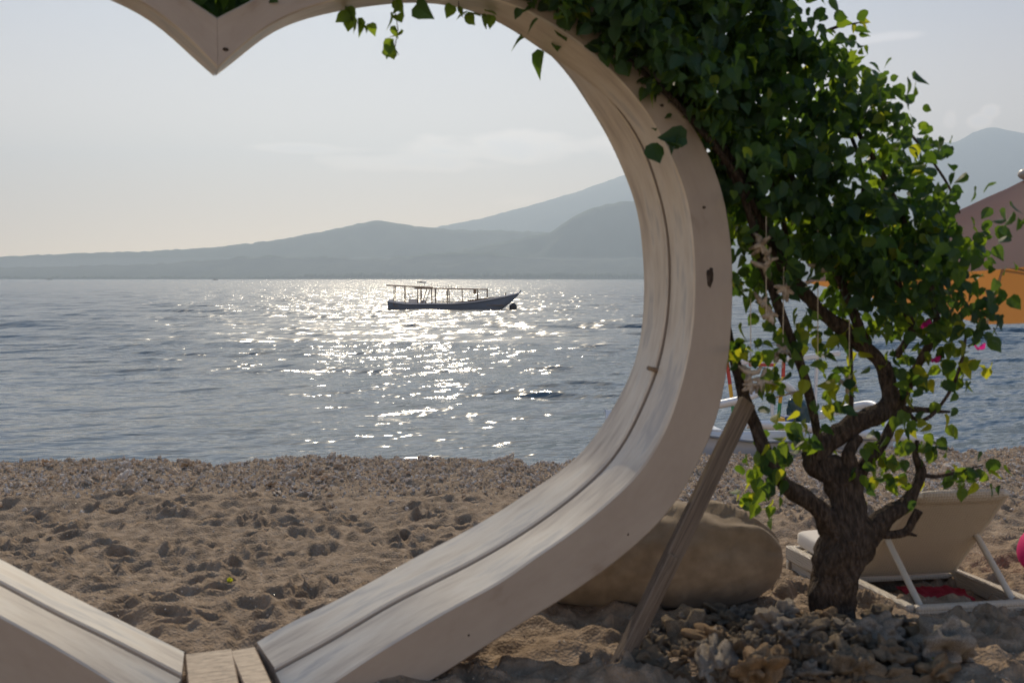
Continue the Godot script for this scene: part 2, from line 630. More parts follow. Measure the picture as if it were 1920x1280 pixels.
func make_beach() -> void:
	var xs := spread([[-400.0, -60.0, 40.0], [-60.0, -8.0, 2.0], [-8.0, -4.2, 0.08], [-4.2, 4.6, 0.022], [4.6, 9.0, 0.08], [9.0, 60.0, 2.0], [60.0, 400.0, 40.0]])
	var zs := spread([[-300.0, -20.0, 40.0], [-20.0, 2.6, 1.2], [2.6, 4.0, 0.05], [4.0, 7.0, 0.02], [7.0, 9.6, 0.03], [9.6, 13.6, 0.05], [13.6, 16.0, 0.3], [16.0, 60.0, 11.0]])
	var nx := xs.size()
	var ys := PackedFloat32Array()
	ys.resize(nx * zs.size())
	for j in zs.size():
		for i in nx:
			ys[j * nx + i] = ground(xs[i], zs[j])
	# footprints and scuffed hollows, each a dent with a raised rim
	for k in 760:
		var pz := 3.6 + 6.2 * pow(rng.randf(), 0.8)
		var pxx := rng.randf_range(-0.62, 0.62) * pz + 0.2
		var turn := rng.randf_range(-0.6, 0.6) + (PI / 2 if rng.randf() < 0.7 else 0.0)
		var la := rng.randf_range(0.07, 0.15)
		var lb := la * rng.randf_range(0.35, 0.6)
		var deep := rng.randf_range(0.016, 0.05)
		if (Vector2(pxx, pz) - Vector2(1.32, 4.5)).length() < 0.7:
			continue
		stamp(xs, zs, ys, pxx, pz, turn, la, lb, deep)
	# raked strip: a palm frond or broom dragged over the sand
	for k in 2:
		var c0: Vector3 = [Vector3(-2.35, 0, 6.5), Vector3(-1.95, 0, 7.1)][k]
		for j in zs.size():
			if absf(zs[j] - c0.z) > 0.34:
				continue
			for i in nx:
				if absf(xs[i] - c0.x) < 0.55:
					var u := (xs[i] - c0.x) * 0.86 - (zs[j] - c0.z) * 0.5
					var v := (xs[i] - c0.x) * 0.5 + (zs[j] - c0.z) * 0.86
					var mask := smoothstep(0.34, 0.2, absf(zs[j] - c0.z)) * smoothstep(0.55, 0.35, absf(xs[i] - c0.x))
					ys[j * nx + i] += mask * 0.005 * sin(u * 95.0 + 3.0 * sin(v * 4.0))
	var mesh := ArrayMesh.new()
	mesh.add_surface_from_arrays(Mesh.PRIMITIVE_TRIANGLES, sheet(xs, zs, ys, PackedVector3Array()))
	var o := put("beach", mesh, M.sand)
	structure(o)
	o.set_meta("label", "dark tan sand beach with footprints, sloping to the water")
	rubble()

func stamp(xs: PackedFloat32Array, zs: PackedFloat32Array, ys: PackedFloat32Array, x: float, z: float, turn: float, la: float, lb: float, deep: float) -> void:
	var nx := xs.size()
	var c := cos(turn)
	var s := sin(turn)
	var reach := la * 2.2
	var i0 := maxi(xs.bsearch(x - reach), 0)
	var i1 := mini(xs.bsearch(x + reach), nx - 1)
	var j0 := maxi(zs.bsearch(z - reach), 0)
	var j1 := mini(zs.bsearch(z + reach), zs.size() - 1)
	for j in range(j0, j1):
		for i in range(i0, i1):
			var dx := xs[i] - x
			var dz := zs[j] - z
			var u := (dx * c + dz * s) / la
			var v := (-dx * s + dz * c) / lb
			var q := sqrt(u * u + v * v)
			if q < 2.2:
				ys[j * nx + i] += deep * (-(1.0 - smoothstep(0.55, 1.05, q)) + 0.5 * exp(-pow((q - 1.25) / 0.35, 2.0)))

func scatter(called: String, label: String, mesh: Mesh, m: Material, spots: Array, tints := PackedColorArray()) -> void:
	var mm := MultiMesh.new()
	mm.transform_format = MultiMesh.TRANSFORM_3D
	mm.mesh = mesh
	mm.instance_count = spots.size()
	for i in spots.size():
		mm.set_instance_transform(i, spots[i])
	var o := MultiMeshInstance3D.new()
	o.name = numbered(called)
	o.multimesh = mm
	o.material_override = m
	add_child(o)
	o.set_meta("label", label)
	o.set_meta("kind", "stuff")

func tumble(at: Vector3, size: float) -> Transform3D:
	var b := Basis.from_euler(Vector3(rng.randf() * TAU, rng.randf() * TAU, rng.randf() * TAU)).scaled(Vector3.ONE * size)
	return Transform3D(b, at)

func rubble() -> void:
	var shapes := [lump(101, 2, Vector3(1, 0.7, 0.8), 0.8, 0.4), lump(102, 2, Vector3(1, 0.5, 0.6), 0.7, 0.5), lump(103, 1, Vector3(1.4, 0.45, 0.5), 0.8, 0.4), lump(104, 2, Vector3(0.9, 0.9, 0.9), 0.9, 0.6)]
	var lists := [[], [], [], []]
	for k in 68000:
		var x := rng.randf_range(-7.5, 9.0)
		var z := rng.randf_range(8.0, crest(x) + 0.9)
		if rng.randf() > rubble_share(x, z) * 0.98 + 0.035:
			continue
		var r := 0.007 + 0.026 * pow(rng.randf(), 4.0)
		lists[rng.randi() % 4].append(tumble(Vector3(x, ground(x, z) + r * 0.35, -z), r))
	for k in 1500:          # scraps strewn over the nearer sand
		var z := rng.randf_range(3.6, 9.0)
		var x := rng.randf_range(-0.6, 0.6) * z
		var r := 0.004 + 0.007 * pow(rng.randf(), 3.0)
		lists[rng.randi() % 4].append(tumble(Vector3(x, ground(x, z) + r * 0.3, -z), r))
	for k in 4:
		scatter("coral_rubble", ["grey broken coral rubble strewn along the waterline", "brown broken coral rubble strewn along the waterline", "finger-shaped broken coral rubble along the waterline", "ochre broken coral rubble along the waterline"][k], shapes[k], M["scrap%d" % [0, 1, 0, 2][k]], lists[k])
	# bits of shell that catch the sun
	var flake := new_st()
	flake.set_smooth_group(-1)
	for k in 5:
		flake.add_vertex(Vector3(0, 0.12, 0)); flake.add_vertex(Vector3(cos(TAU * k / 5.0), 0, sin(TAU * k / 5.0))); flake.add_vertex(Vector3(cos(TAU * (k + 1) / 5.0), 0, sin(TAU * (k + 1) / 5.0)))
	var bits := []
	for k in 4500:
		var z := rng.randf_range(3.6, 9.5)
		var x := rng.randf_range(-0.6, 0.6) * z
		var tilt := Basis.from_euler(Vector3(rng.randfn(0, 0.35), rng.randf() * TAU, rng.randfn(0, 0.35))).scaled(Vector3.ONE * rng.randf_range(0.0012, 0.0028))
		bits.append(Transform3D(tilt, Vector3(x, ground(x, z) + 0.003, -z)))
	scatter("shell_fragments", "tiny glinting shell fragments strewn over the sand", commit(flake), M.flake, bits)

# ------------------------------------------------------------------ the sea

func ripples(count: int, slope: float, lo: int, hi: int, s: int, wide: float) -> ImageTexture:
	# a repeating field of short waves as a normal map, from sines with whole wave numbers
	var n := 1024
	var r := RandomNumberGenerator.new()
	r.seed = s
	var sn := PackedFloat32Array()
	sn.resize(n)
	for i in n:
		sn[i] = cos(TAU * i / n)
	var sx := PackedFloat32Array()
	var sy := PackedFloat32Array()
	sx.resize(n * n)
	sy.resize(n * n)
	for w in count:
		var k := lo * pow(float(hi) / lo, (w + r.randf()) / count)
		var an := r.randfn(0.0, wide)
		var kx := int(round(k * sin(an)))
		var ky := int(round(k * cos(an)))
		if kx == 0 and ky == 0:
			ky = 1
		var len_ := sqrt(kx * kx + ky * ky)
		var ax := slope * kx / len_
		var ay := slope * ky / len_
		var ph := r.randi() % n
		for y in n:
			var at := (ky * y + ph) & 1023
			var row := y * n
			for x in n:
				var v := sn[at]
				sx[row + x] += ax * v
				sy[row + x] += ay * v
				at = (at + kx) & 1023
	var out := PackedByteArray()
	out.resize(n * n * 3)
	for i in n * n:
		var l := 1.0 / sqrt(1.0 + sx[i] * sx[i] + sy[i] * sy[i])
		out[i * 3] = int(127.5 + 127.5 * sx[i] * l)
		out[i * 3 + 1] = int(127.5 + 127.5 * sy[i] * l)
		out[i * 3 + 2] = int(127.5 + 127.5 * l)
	return ImageTexture.create_from_image(Image.create_from_data(n, n, false, Image.FORMAT_RGB8, out))

func water(ripple: Texture2D, strength: float, rough: float, tile: float) -> StandardMaterial3D:
	var m := mat(lin(0.013, 0.040, 0.066), rough, 0.5)
	m.normal_enabled = true
	m.normal_texture = ripple
	m.normal_scale = strength
	m.uv1_scale = Vector3(1.0 / (tile * 1.5), 1.0 / tile, 1.0)
	return m

func make_sea() -> void:
	var ripple := ripples(30, 0.045, 5, 110, 401, 0.55)
	var calm := water(ripple, 0.72, 0.10, 9.0)
	var mid := water(ripple, 1.1, 0.14, 11.0)
	var choppy := water(ripple, 0.95, 0.22, 17.0)
	var waves := []
	for i in 24:
		var lam := 0.42 * pow(14.0, i / 23.0)
		var an := rng.randfn(0.0, 0.42)
		waves.append([TAU / lam * sin(an), TAU / lam * cos(an), 0.034 * lam / TAU, rng.randf() * TAU, lam])
	var gust := noise(71, 0.09, 3)
	var xs := spread([[-6000.0, -400.0, 700.0], [-400.0, -90.0, 20.0], [-90.0, -34.0, 0.8], [-34.0, -11.0, 0.22], [-11.0, 11.0, 0.075], [11.0, 34.0, 0.22], [34.0, 90.0, 0.8], [90.0, 400.0, 20.0], [400.0, 6000.0, 700.0]])
	var zs := PackedFloat32Array()
	var z := 10.6
	while z < 420.0:
		zs.append(z)
		z += maxf(0.055, z * 0.0046)
	for far in [470.0, 700.0, 1500.0, 3800.0]:
		zs.append(far)
	var nx := xs.size()
	var ys := PackedFloat32Array()
	var nn := PackedVector3Array()
	ys.resize(nx * zs.size())
	nn.resize(nx * zs.size())
	# metres along the surface, drifting slowly to and fro so that the ripples never line up in rows
	var uv := PackedVector2Array()
	uv.resize(nx * zs.size())
	var drift := noise(77, 0.006, 2)
	for j in zs.size():
		for i in nx:
			var x := xs[i]
			var d := zs[j]
			var wx := x + 9.0 * drift.get_noise_2d(x, d)
			var wz := d + 9.0 * drift.get_noise_2d(x + 700.0, d)
			uv[j * nx + i] = Vector2(wx * 0.96 + wz * 0.28, wz * 0.96 - wx * 0.28)
	for j in zs.size():
		var d := zs[j]
		var step := maxf(0.055, d * 0.0046)
		var lively: float = lerpf(0.6, 1.0, smoothstep(14.0, 26.0, d)) * lerpf(1.0, 1.35, smoothstep(30.0, 48.0, d)) * (1.0 - smoothstep(300.0, 410.0, d))
		var use := []
		for w in waves:
			var share: float = smoothstep(3.0 * step, 6.0 * step, w[4])
			if share > 0.0:
				use.append([w[0], w[1], w[2] * share * lively, w[3]])
		for i in nx:
			var x := xs[i]
			var at := j * nx + i
			if absf(x) > 95.0 or d > 410.0:
				ys[at] = WATER
				nn[at] = Vector3.UP
				continue
			var coarse := 1.0 if absf(x) < 34.0 else 0.6
			var g := coarse * maxf(0.3, 0.75 + 0.8 * gust.get_noise_2d(x * 0.8, d * 1.6))
			var h := 0.0
			var hx := 0.0
			var hz := 0.0
			for w in use:
				var ph: float = w[0] * x + w[1] * d + w[3]
				var s := sin(ph)
				var c: float = cos(ph) * w[2]
				h += s * w[2]
				hx += c * w[0]
				hz += c * w[1]
			ys[at] = WATER + h * g
			nn[at] = Vector3(-hx * g, 1.0, hz * g).normalized()
	var cut1 := zs.bsearch(26.0)
	var cut2 := zs.bsearch(38.0)
	var mesh := ArrayMesh.new()
	mesh.add_surface_from_arrays(Mesh.PRIMITIVE_TRIANGLES, sheet(xs, zs, ys, nn, 0, cut1, uv))
	mesh.surface_set_material(0, calm)
	mesh.add_surface_from_arrays(Mesh.PRIMITIVE_TRIANGLES, sheet(xs, zs, ys, nn, cut1, cut2, uv))
	mesh.surface_set_material(1, mid)
	mesh.add_surface_from_arrays(Mesh.PRIMITIVE_TRIANGLES, sheet(xs, zs, ys, nn, cut2, -1, uv))
	mesh.surface_set_material(2, choppy)
	var o := put("sea", mesh, null)
	structure(o)
	o.set_meta("label", "rippled sea glittering under the low sun")

# ------------------------------------------------------------------ mountains across the strait

func mountain(called: String, label: String, ridge: Array, deep: float, rough: float, s: int, foot := 0.0) -> void:
	# ridge: points along the skyline, all at about one distance; slopes fall away to both sides
	var n := noise(s, 1.0, 5)
	var line := []
	for i in ridge.size() - 1:
		var a: Vector3 = ridge[i]
		var b: Vector3 = ridge[i + 1]
		var parts := maxi(1, int(a.distance_to(b) / 26.0))
		for k in parts:
			line.append(a.lerp(b, float(k) / parts))
	line.append(ridge[-1])
	# soften the corners of the skyline
	for pass_ in 2:
		var soft := line.duplicate()
		for i in range(1, line.size() - 1):
			soft[i] = (line[i - 1] + line[i] * 2.0 + line[i + 1]) / 4.0
		line = soft
	var rows := []
	for k in 23:
		var t := (k - 14) / 14.0 if k <= 14 else (k - 14) / 8.0
		var row := PackedVector3Array()
		for p in line:
			var fall: float = pow(1.0 - absf(t), 1.25)
			var q := Vector3(p.x, 0, p.z - t * deep * (1.0 if t < 0 else 0.8))
			var f := maxf(deep * 0.3, 140.0)
			var gully: float = n.get_noise_2d(q.x / f, q.z / f * 0.6 + s)
			var tops: float = n.get_noise_2d(q.x / 30.0, q.z / 30.0)
			var hgt: float = maxf(p.y, foot)
			q.y = WATER - 4.0 + (hgt + 4.0) * fall * (1.0 + rough * gully * (absf(t) * 1.6)) + tops * rough * 22.0 * (1.0 if absf(t) < 0.98 else 0.0)
			row.append(q)
		rows.append(row)
	var st := new_st()
	skin(st, rows, false)
	var o := put(called, commit(st), M.hill)
	o.name = numbered(called)
	structure(o)
	o.set_meta("label", label)

func make_mountains() -> void:
	mountain("mountain", "tall pale volcano fading into haze behind the other hills", [Vector3(-1573, 206, -7500), Vector3(-1022, 284, -7500), Vector3(-550, 382, -7500), Vector3(-236, 440, -7500), Vector3(157, 546, -7500), Vector3(470, 635, -7500), Vector3(822, 760, -7500), Vector3(1213, 868, -7500), Vector3(1720, 965, -7500), Vector3(2188, 1015, -7500), Vector3(2656, 1039, -7500), Vector3(3027, 1027, -7500), Vector3(3145, 1000, -7500), Vector3(3243, 992, -7500), Vector3(3378, 1070, -7500), Vector3(3505, 1112, -7500), Vector3(3631, 1089, -7500), Vector3(3788, 1054, -7500), Vector3(4144, 946, -7500), Vector3(4855, 752, -7500), Vector3(5647, 557, -7500)], 1300.0, 0.35, 301)
	mountain("mountain", "long low ridge with a small peak in the haze across the water", [Vector3(-4358, 46, -5000), Vector3(-3569, 67, -5000), Vector3(-2912, 91, -5000), Vector3(-2518, 112, -5000), Vector3(-2124, 127, -5000), Vector3(-1731, 138, -5000), Vector3(-1416, 161, -5000), Vector3(-1205, 185, -5000), Vector3(-995, 221, -5000), Vector3(-812, 258, -5000), Vector3(-673, 289, -5000), Vector3(-563, 273, -5000), Vector3(-419, 253, -5000), Vector3(-288, 242, -5000), Vector3(-79, 237, -5000), Vector3(236, 226, -5000), Vector3(629, 216, -5000), Vector3(1415, 185, -5000), Vector3(2465, 138, -5000)], 600.0, 0.4, 302)
	mountain("mountain", "darker blue hill rising behind the right arm of the heart", [Vector3(-457, 70, -4350), Vector3(-251, 116, -4350), Vector3(-91, 150, -4350), Vector3(57, 177, -4350), Vector3(160, 197, -4350), Vector3(232, 247, -4350), Vector3(319, 295, -4350), Vector3(432, 329, -4350), Vector3(569, 333, -4350), Vector3(750, 342, -4350), Vector3(1001, 313, -4350), Vector3(1275, 267, -4350), Vector3(1571, 234, -4350), Vector3(1821, 256, -4350), Vector3(1979, 313, -4350), Vector3(2064, 356, -4350), Vector3(2149, 329, -4350), Vector3(2368, 256, -4350), Vector3(2827, 165, -4350)], 380.0, 0.45, 303)
	mountain("mountain", "low hazy foothills above the far shore", [Vector3(-3443, 31, -3950), Vector3(-2405, 41, -3950), Vector3(-1783, 47, -3950), Vector3(-1368, 60, -3950), Vector3(-995, 89, -3950), Vector3(-891, 93, -3950), Vector3(-788, 76, -3950), Vector3(-704, 91, -3950), Vector3(-622, 76, -3950), Vector3(-456, 84, -3950), Vector3(-269, 101, -3950), Vector3(-124, 109, -3950), Vector3(0, 89, -3950), Vector3(207, 76, -3950), Vector3(497, 84, -3950), Vector3(1119, 93, -3950), Vector3(1741, 80, -3950), Vector3(2570, 68, -3950)], 200.0, 0.5, 304)
	# mist lying on the far water
	var mist := FogVolume.new()
	mist.name = "mist"
	mist.shape = RenderingServer.FOG_VOLUME_SHAPE_ELLIPSOID
	mist.size = Vector3(13000, 170, 420)
	mist.position = Vector3(0, 0, -3900)
	var air := FogMaterial.new()
	air.density = 0.0011
	air.albedo = lin(0.86, 0.92, 1.0)
	mist.material = air
	add_child(mist)
	mist.set_meta("label", "bank of pale mist lying along the far shore")
	structure(mist, "stuff")
	# the wooded far shore: a strip of crowns too small to tell apart
	var rows := [PackedVector3Array(), PackedVector3Array(), PackedVector3Array(), PackedVector3Array()]
	var n := noise(305, 0.02, 4)
	var x := -3600.0
	while x < 3600.0:
		var hgt := 6.0 + 5.0 * n.get_noise_1d(x * 0.25) + (13.0 if x > -740.0 else 3.0) + 6.0 * n.get_noise_1d(x * 2.2) + 4.0 * n.get_noise_1d(x * 7.0)
		rows[0].append(Vector3(x, WATER - 1.0, -3600.0))
		rows[1].append(Vector3(x, WATER + hgt * 0.7, -3606.0 - 4.0 * n.get_noise_1d(x * 5.0)))
		rows[2].append(Vector3(x, WATER + hgt, -3618.0))
		rows[3].append(Vector3(x, WATER - 1.0, -3670.0))
		x += 6.0
	var st := new_st()
	skin(st, rows, false, -1)
	var o := put("far_shore_wood", commit(st), M.wood)
	o.set_meta("label", "strip of dark trees along the far shore")
	structure(o, "stuff")

# ------------------------------------------------------------------ the heart

func even(points: Array, count: int) -> PackedVector2Array:
	# the same outline through `count` evenly spaced points, its corners softened
	var acc := [0.0]
	for i in range(1, points.size()):
		acc.append(acc[-1] + points[i].distance_to(points[i - 1]))
	var out := PackedVector2Array()
	var k := 0
	for i in count:
		var d: float = acc[-1] * i / (count - 1)
		while k < points.size() - 2 and acc[k + 1] < d:
			k += 1
		out.append(points[k].lerp(points[k + 1], clampf((d - acc[k]) / maxf(acc[k + 1] - acc[k], 1e-6), 0.0, 1.0)))
	for pass_ in 3:
		var soft := out.duplicate()
		for i in range(1, count - 1):
			soft[i] = (out[i - 1] + out[i] * 2.0 + out[i + 1]) / 4.0
		out = soft
	return out

func mirrored(points: Array) -> Array:
	var out := []
	for p in points:
		out.append(Vector2(0.634 - p.x, p.y))
	return out

# a curved board: cross-section swept along the outline, edges eased
func board(inner_front: PackedVector2Array, inner_back: PackedVector2Array, outer: PackedVector2Array, d0: float, d1: float, flip: bool) -> ArrayMesh:
	var n := inner_front.size()
	var e := 0.007
	var prof := []          # per sample: 8 points round the section
	for i in n:
		var f := Vector3(inner_front[i].x, inner_front[i].y, -d0)
		var b := Vector3(inner_back[i].x, inner_back[i].y, -d1)
		var of := Vector3(outer[i].x, outer[i].y, -d0)
		var ob := Vector3(outer[i].x, outer[i].y, -d1)
		var w := (of - f).normalized()
		var wb := (ob - b).normalized()
		var dp := (b - f).normalized()
		prof.append([of - w * e, f + w * e, f + dp * e, b - dp * e, b + wb * e, ob - wb * e, ob + Vector3(0, 0, e), of - Vector3(0, 0, e)])
	var painted := new_st()
	var bare := new_st()
	var along := [0.0]
	for i in range(1, n):
		along.append(along[-1] + inner_front[i].distance_to(inner_front[i - 1]))
	for k in 8:
		var k2 := (k + 1) % 8
		var st: SurfaceTool = bare if k in [1, 2, 3] else painted
		st.set_smooth_group(k + 1)
		for i in n - 1:
			var a: Vector3 = prof[i][k]
			var b: Vector3 = prof[i][k2]
			var c: Vector3 = prof[i + 1][k2]
			var d: Vector3 = prof[i + 1][k]
			var v1 := a.distance_to(b)
			var off := k * 0.37 + d0
			var ua := Vector2(along[i], off)
			var ub := Vector2(along[i], off + v1)
			var uc := Vector2(along[i + 1], off + v1)
			var ud := Vector2(along[i + 1], off)
			if flip:
				quad(st, a, d, c, b, ua, ud, uc, ub)
			else:
				quad(st, a, b, c, d, ua, ub, uc, ud)
	for i in [0, n - 1]:
		painted.set_smooth_group(-1)
		for k in range(1, 7):
			for q in ([0, k, k + 1] if (i == 0) != flip else [0, k + 1, k]):
				painted.set_uv(Vector2(prof[i][q].x, prof[i][q].z))
				painted.add_vertex(prof[i][q])
	bare.set_material(M.worn)
	painted.set_material(M.paint)
	return commit(painted, commit(bare))

func make_heart() -> void:
	var h := thing("heart_frame", "large white wooden heart-shaped frame standing in the sand", "heart frame", Vector3(-1.4008, 0, -3.7467), HEART_TURN)
	var n := 110
	var c0 := [Vector2(0.3175, 2.447), Vector2(0.393, 2.526), Vector2(0.473, 2.6), Vector2(0.548, 2.652), Vector2(0.678, 2.712), Vector2(0.9, 2.785), Vector2(1.15, 2.825), Vector2(1.4, 2.812), Vector2(1.591, 2.764), Vector2(1.712, 2.708), Vector2(1.838, 2.638), Vector2(1.965, 2.542), Vector2(2.061, 2.457), Vector2(2.14, 2.37), Vector2(2.204, 2.278), Vector2(2.267, 2.164), Vector2(2.325, 2.038), Vector2(2.357, 1.887), Vector2(2.373, 1.722), Vector2(2.375, 1.533), Vector2(2.363, 1.407), Vector2(2.329, 1.239), Vector2(2.295, 1.134), Vector2(2.25, 1.008)]
	var top1 := [Vector2(0.32, 2.451), Vector2(0.39, 2.507), Vector2(0.494, 2.606), Vector2(0.572, 2.659), Vector2(0.672, 2.703), Vector2(0.779, 2.736), Vector2(0.88, 2.764), Vector2(1.068, 2.803), Vector2(1.185, 2.814), Vector2(1.279, 2.812), Vector2(1.381, 2.799), Vector2(1.48, 2.77), Vector2(1.578, 2.726), Vector2(1.67, 2.674)]
	var gap := [Vector2(2.086, 2.426), Vector2(2.16, 2.341), Vector2(2.235, 2.214), Vector2(2.283, 2.086), Vector2(2.321, 1.972), Vector2(2.348, 1.821), Vector2(2.355, 1.638), Vector2(2.346, 1.473), Vector2(2.322, 1.343), Vector2(2.292, 1.224), Vector2(2.231, 1.093)]
	var low0 := [Vector2(2.157, 0.856), Vector2(2.064, 0.756), Vector2(1.959, 0.68), Vector2(1.892, 0.628), Vector2(1.741, 0.534), Vector2(1.591, 0.455), Vector2(1.447, 0.369), Vector2(1.193, 0.267), Vector2(0.964, 0.16), Vector2(0.852, 0.105), Vector2(0.721, 0.031), Vector2(0.56, -0.05)]
	var low1 := [Vector2(2.16, 0.954), Vector2(2.086, 0.848), Vector2(2.005, 0.766), Vector2(1.898, 0.687), Vector2(1.823, 0.634), Vector2(1.667, 0.542), Vector2(1.516, 0.465), Vector2(1.373, 0.402), Vector2(1.011, 0.262), Vector2(0.743, 0.132), Vector2(0.517, 0.037)]
	var top2 := [Vector2(0.32, 2.55), Vector2(0.49, 2.70), Vector2(0.68, 2.80), Vector2(0.9, 2.88), Vector2(1.2, 2.92), Vector2(1.5, 2.88), Vector2(1.7, 2.79), Vector2(1.83, 2.69)]
	var mid2 := [Vector2(1.936, 2.588), Vector2(1.999, 2.501), Vector2(2.066, 2.413), Vector2(2.13, 2.317), Vector2(2.179, 2.226), Vector2(2.236, 2.109), Vector2(2.277, 2.009), Vector2(2.301, 1.897), Vector2(2.323, 1.681), Vector2(2.322, 1.5), Vector2(2.303, 1.342), Vector2(2.261, 1.207), Vector2(2.184, 1.073), Vector2(2.111, 0.962)]
	var low2 := [Vector2(2.001, 0.834), Vector2(1.893, 0.751), Vector2(1.749, 0.676), Vector2(1.588, 0.585), Vector2(1.387, 0.49), Vector2(1.184, 0.41), Vector2(0.98, 0.316), Vector2(0.781, 0.234), Vector2(0.585, 0.162), Vector2(0.465, 0.101)]
	var out_top := [Vector2(0.3175, 2.635), Vector2(0.475, 2.73), Vector2(0.7, 2.87), Vector2(0.95, 2.975), Vector2(1.2, 3.025), Vector2(1.45, 3.005), Vector2(1.7, 2.93), Vector2(1.9, 2.81), Vector2(2.06, 2.675), Vector2(2.2, 2.53), Vector2(2.31, 2.40), Vector2(2.404, 2.29), Vector2(2.46, 2.19), Vector2(2.509, 2.085), Vector2(2.539, 1.989), Vector2(2.573, 1.796), Vector2(2.581, 1.638), Vector2(2.576, 1.423), Vector2(2.556, 1.232), Vector2(2.516, 1.048), Vector2(2.467, 0.923)]
	var out_low := [Vector2(2.396, 0.797), Vector2(2.325, 0.684), Vector2(2.273, 0.619), Vector2(2.208, 0.553), Vector2(2.112, 0.479), Vector2(1.972, 0.386), Vector2(1.819, 0.301), Vector2(1.667, 0.228), Vector2(1.562, 0.184), Vector2(1.447, 0.128), Vector2(1.35, 0.08), Vector2(1.248, 0.031), Vector2(1.138, -0.022), Vector2(0.8, -0.17), Vector2(0.52, -0.30)]
	var bridge1 := [Vector2(1.79, 2.61), Vector2(1.90, 2.55), Vector2(1.997, 2.492)]
	var right := [c0 + low0, top1 + bridge1 + gap + low1, top2 + [Vector2(1.90, 2.63), Vector2(2.0, 2.52)] + gap + low1, top2 + mid2 + low2, out_top + out_low]
	# the left half: the same lobe, a steeper and straighter arm
	var arm0 := [Vector2(-1.62, 1.2), Vector2(-1.45, 1.07), Vector2(-1.2, 0.93), Vector2(-0.95, 0.77), Vector2(-0.72, 0.62), Vector2(-0.473, 0.447), Vector2(-0.358, 0.36), Vector2(-0.243, 0.269), Vector2(-0.099, 0.147), Vector2(0.06, 0.01)]
	var arm1 := [Vector2(-1.6, 1.24), Vector2(-1.42, 1.12), Vector2(-1.15, 0.96), Vector2(-0.75, 0.69), Vector2(-0.492, 0.511), Vector2(-0.312, 0.378), Vector2(-0.125, 0.254), Vector2(0.149, 0.061)]
	var arm2 := [Vector2(-1.6, 1.26), Vector2(-1.42, 1.15), Vector2(-1.15, 0.99), Vector2(-0.75, 0.725), Vector2(-0.513, 0.559), Vector2(-0.357, 0.45), Vector2(-0.194, 0.34), Vector2(-0.028, 0.229), Vector2(0.169, 0.097)]
	var arm_out := [Vector2(-1.82, 1.15), Vector2(-1.62, 0.93), Vector2(-1.36, 0.76), Vector2(-1.1, 0.6), Vector2(-0.85, 0.43), Vector2(-0.6, 0.26), Vector2(-0.4, 0.1), Vector2(-0.2, -0.06), Vector2(0.0, -0.2), Vector2(0.12, -0.28)]
	var left := [mirrored(c0.slice(0, 21)) + arm0, mirrored(top1 + bridge1 + gap.slice(0, 8)) + arm1, mirrored(top2 + [Vector2(1.90, 2.63), Vector2(2.0, 2.52)] + gap.slice(0, 8)) + arm1, mirrored(top2 + mid2.slice(0, 10)) + arm2, mirrored(out_top.slice(0, 18)) + arm_out]
	for side in 2:
		var s: Array = right if side == 0 else left
		var e := []
		for c in s:
			e.append(even(c, n))
		put("front_board", board(e[0], e[1], e[4], 0.0, 0.184, side == 1), null, h)
		# the rear layer stands a few millimetres proud or shy, so a dark seam shows between the two
		var shy := PackedVector2Array()
		for i in n:
			shy.append(e[2][i].lerp(e[4][i], -0.035))
		put("rear_board", board(shy, e[3], e[4], 0.197, 0.39, side == 1), null, h)
	# two bare boards close the tip
	var tilt := Basis(Vector3.RIGHT, 0.15)
	var st := new_st()
	chamfered(st, Vector3(0.267, 0.03, -0.19), Vector3(0.196, 0.05, 0.41), 0.006, tilt)
	put("tip_board", commit(st), M.raw, h)
	st = new_st()
	chamfered(st, Vector3(0.425, 0.027, -0.188), Vector3(0.110, 0.05, 0.40), 0.006, tilt * Basis(Vector3.UP, 0.10))
	put("tip_board", commit(st), M.raw, h)
	# dark knots and a scab of bark on the front face
	for q in [[2.455, 1.67, 0.016, 0.040], [2.20, 2.42, 0.009, 0.006], [2.42, 1.98, 0.009, 0.006], [2.05, 0.52, 0.004, 0.005], [1.30, 0.155, 0.004, 0.005], [0.345, 2.52, 0.010, 0.007]]:
		put("knot", lump(int(q[0] * 100), 3, Vector3(q[2], q[3], 0.003), 0.6), M.bark, h).position = Vector3(q[0], q[1], 0.0)
	# a peg left in the seam
	put("peg", tube_mesh([Vector4(2.35, 1.215, -0.19, 0.012), Vector4(2.24, 1.245, -0.185, 0.010)], 8), M.raw, h)

# ------------------------------------------------------------------ bougainvillea

func leaf_points(len_: float, bend: float) -> Array:
	# half outline of a pointed heart-shaped blade, folded along its midrib
	return [Vector3(0, 0, 0), Vector3(0.25, 0.02, 0.09) * len_, Vector3(0.42, 0.28, 0.13) * len_, Vector3(0.36, 0.58, 0.08 - bend * 0.3) * len_, Vector3(0.16, 0.84, -bend * 0.8) * len_, Vector3(0, 1.08, -bend * 1.6) * len_]

func leaf_into(st: SurfaceTool, t: Transform3D, len_: float, bend: float) -> void:
	var p := leaf_points(len_, bend)
	var rib := [Vector3.ZERO, Vector3(0, 0.3, 0) * len_, Vector3(0, 0.62, -bend * 0.5) * len_, p[5]]
	for s in [-1.0, 1.0]:
		var q := []
		for v in p:
			q.append(t * Vector3(v.x * s, v.y, v.z))
		var r := []
		for v in rib:
			r.append(t * v)
		for tri in [[r[0], q[1], q[2]], [r[0], q[2], r[1]], [r[1], q[2], q[3]], [r[1], q[3], r[2]], [r[2], q[3], q[4]], [r[2], q[4], r[3]]]:
			if s > 0:
				st.add_vertex(tri[0]); st.add_vertex(tri[2]); st.add_vertex(tri[1])
			else:
				st.add_vertex(tri[0]); st.add_vertex(tri[1]); st.add_vertex(tri[2])

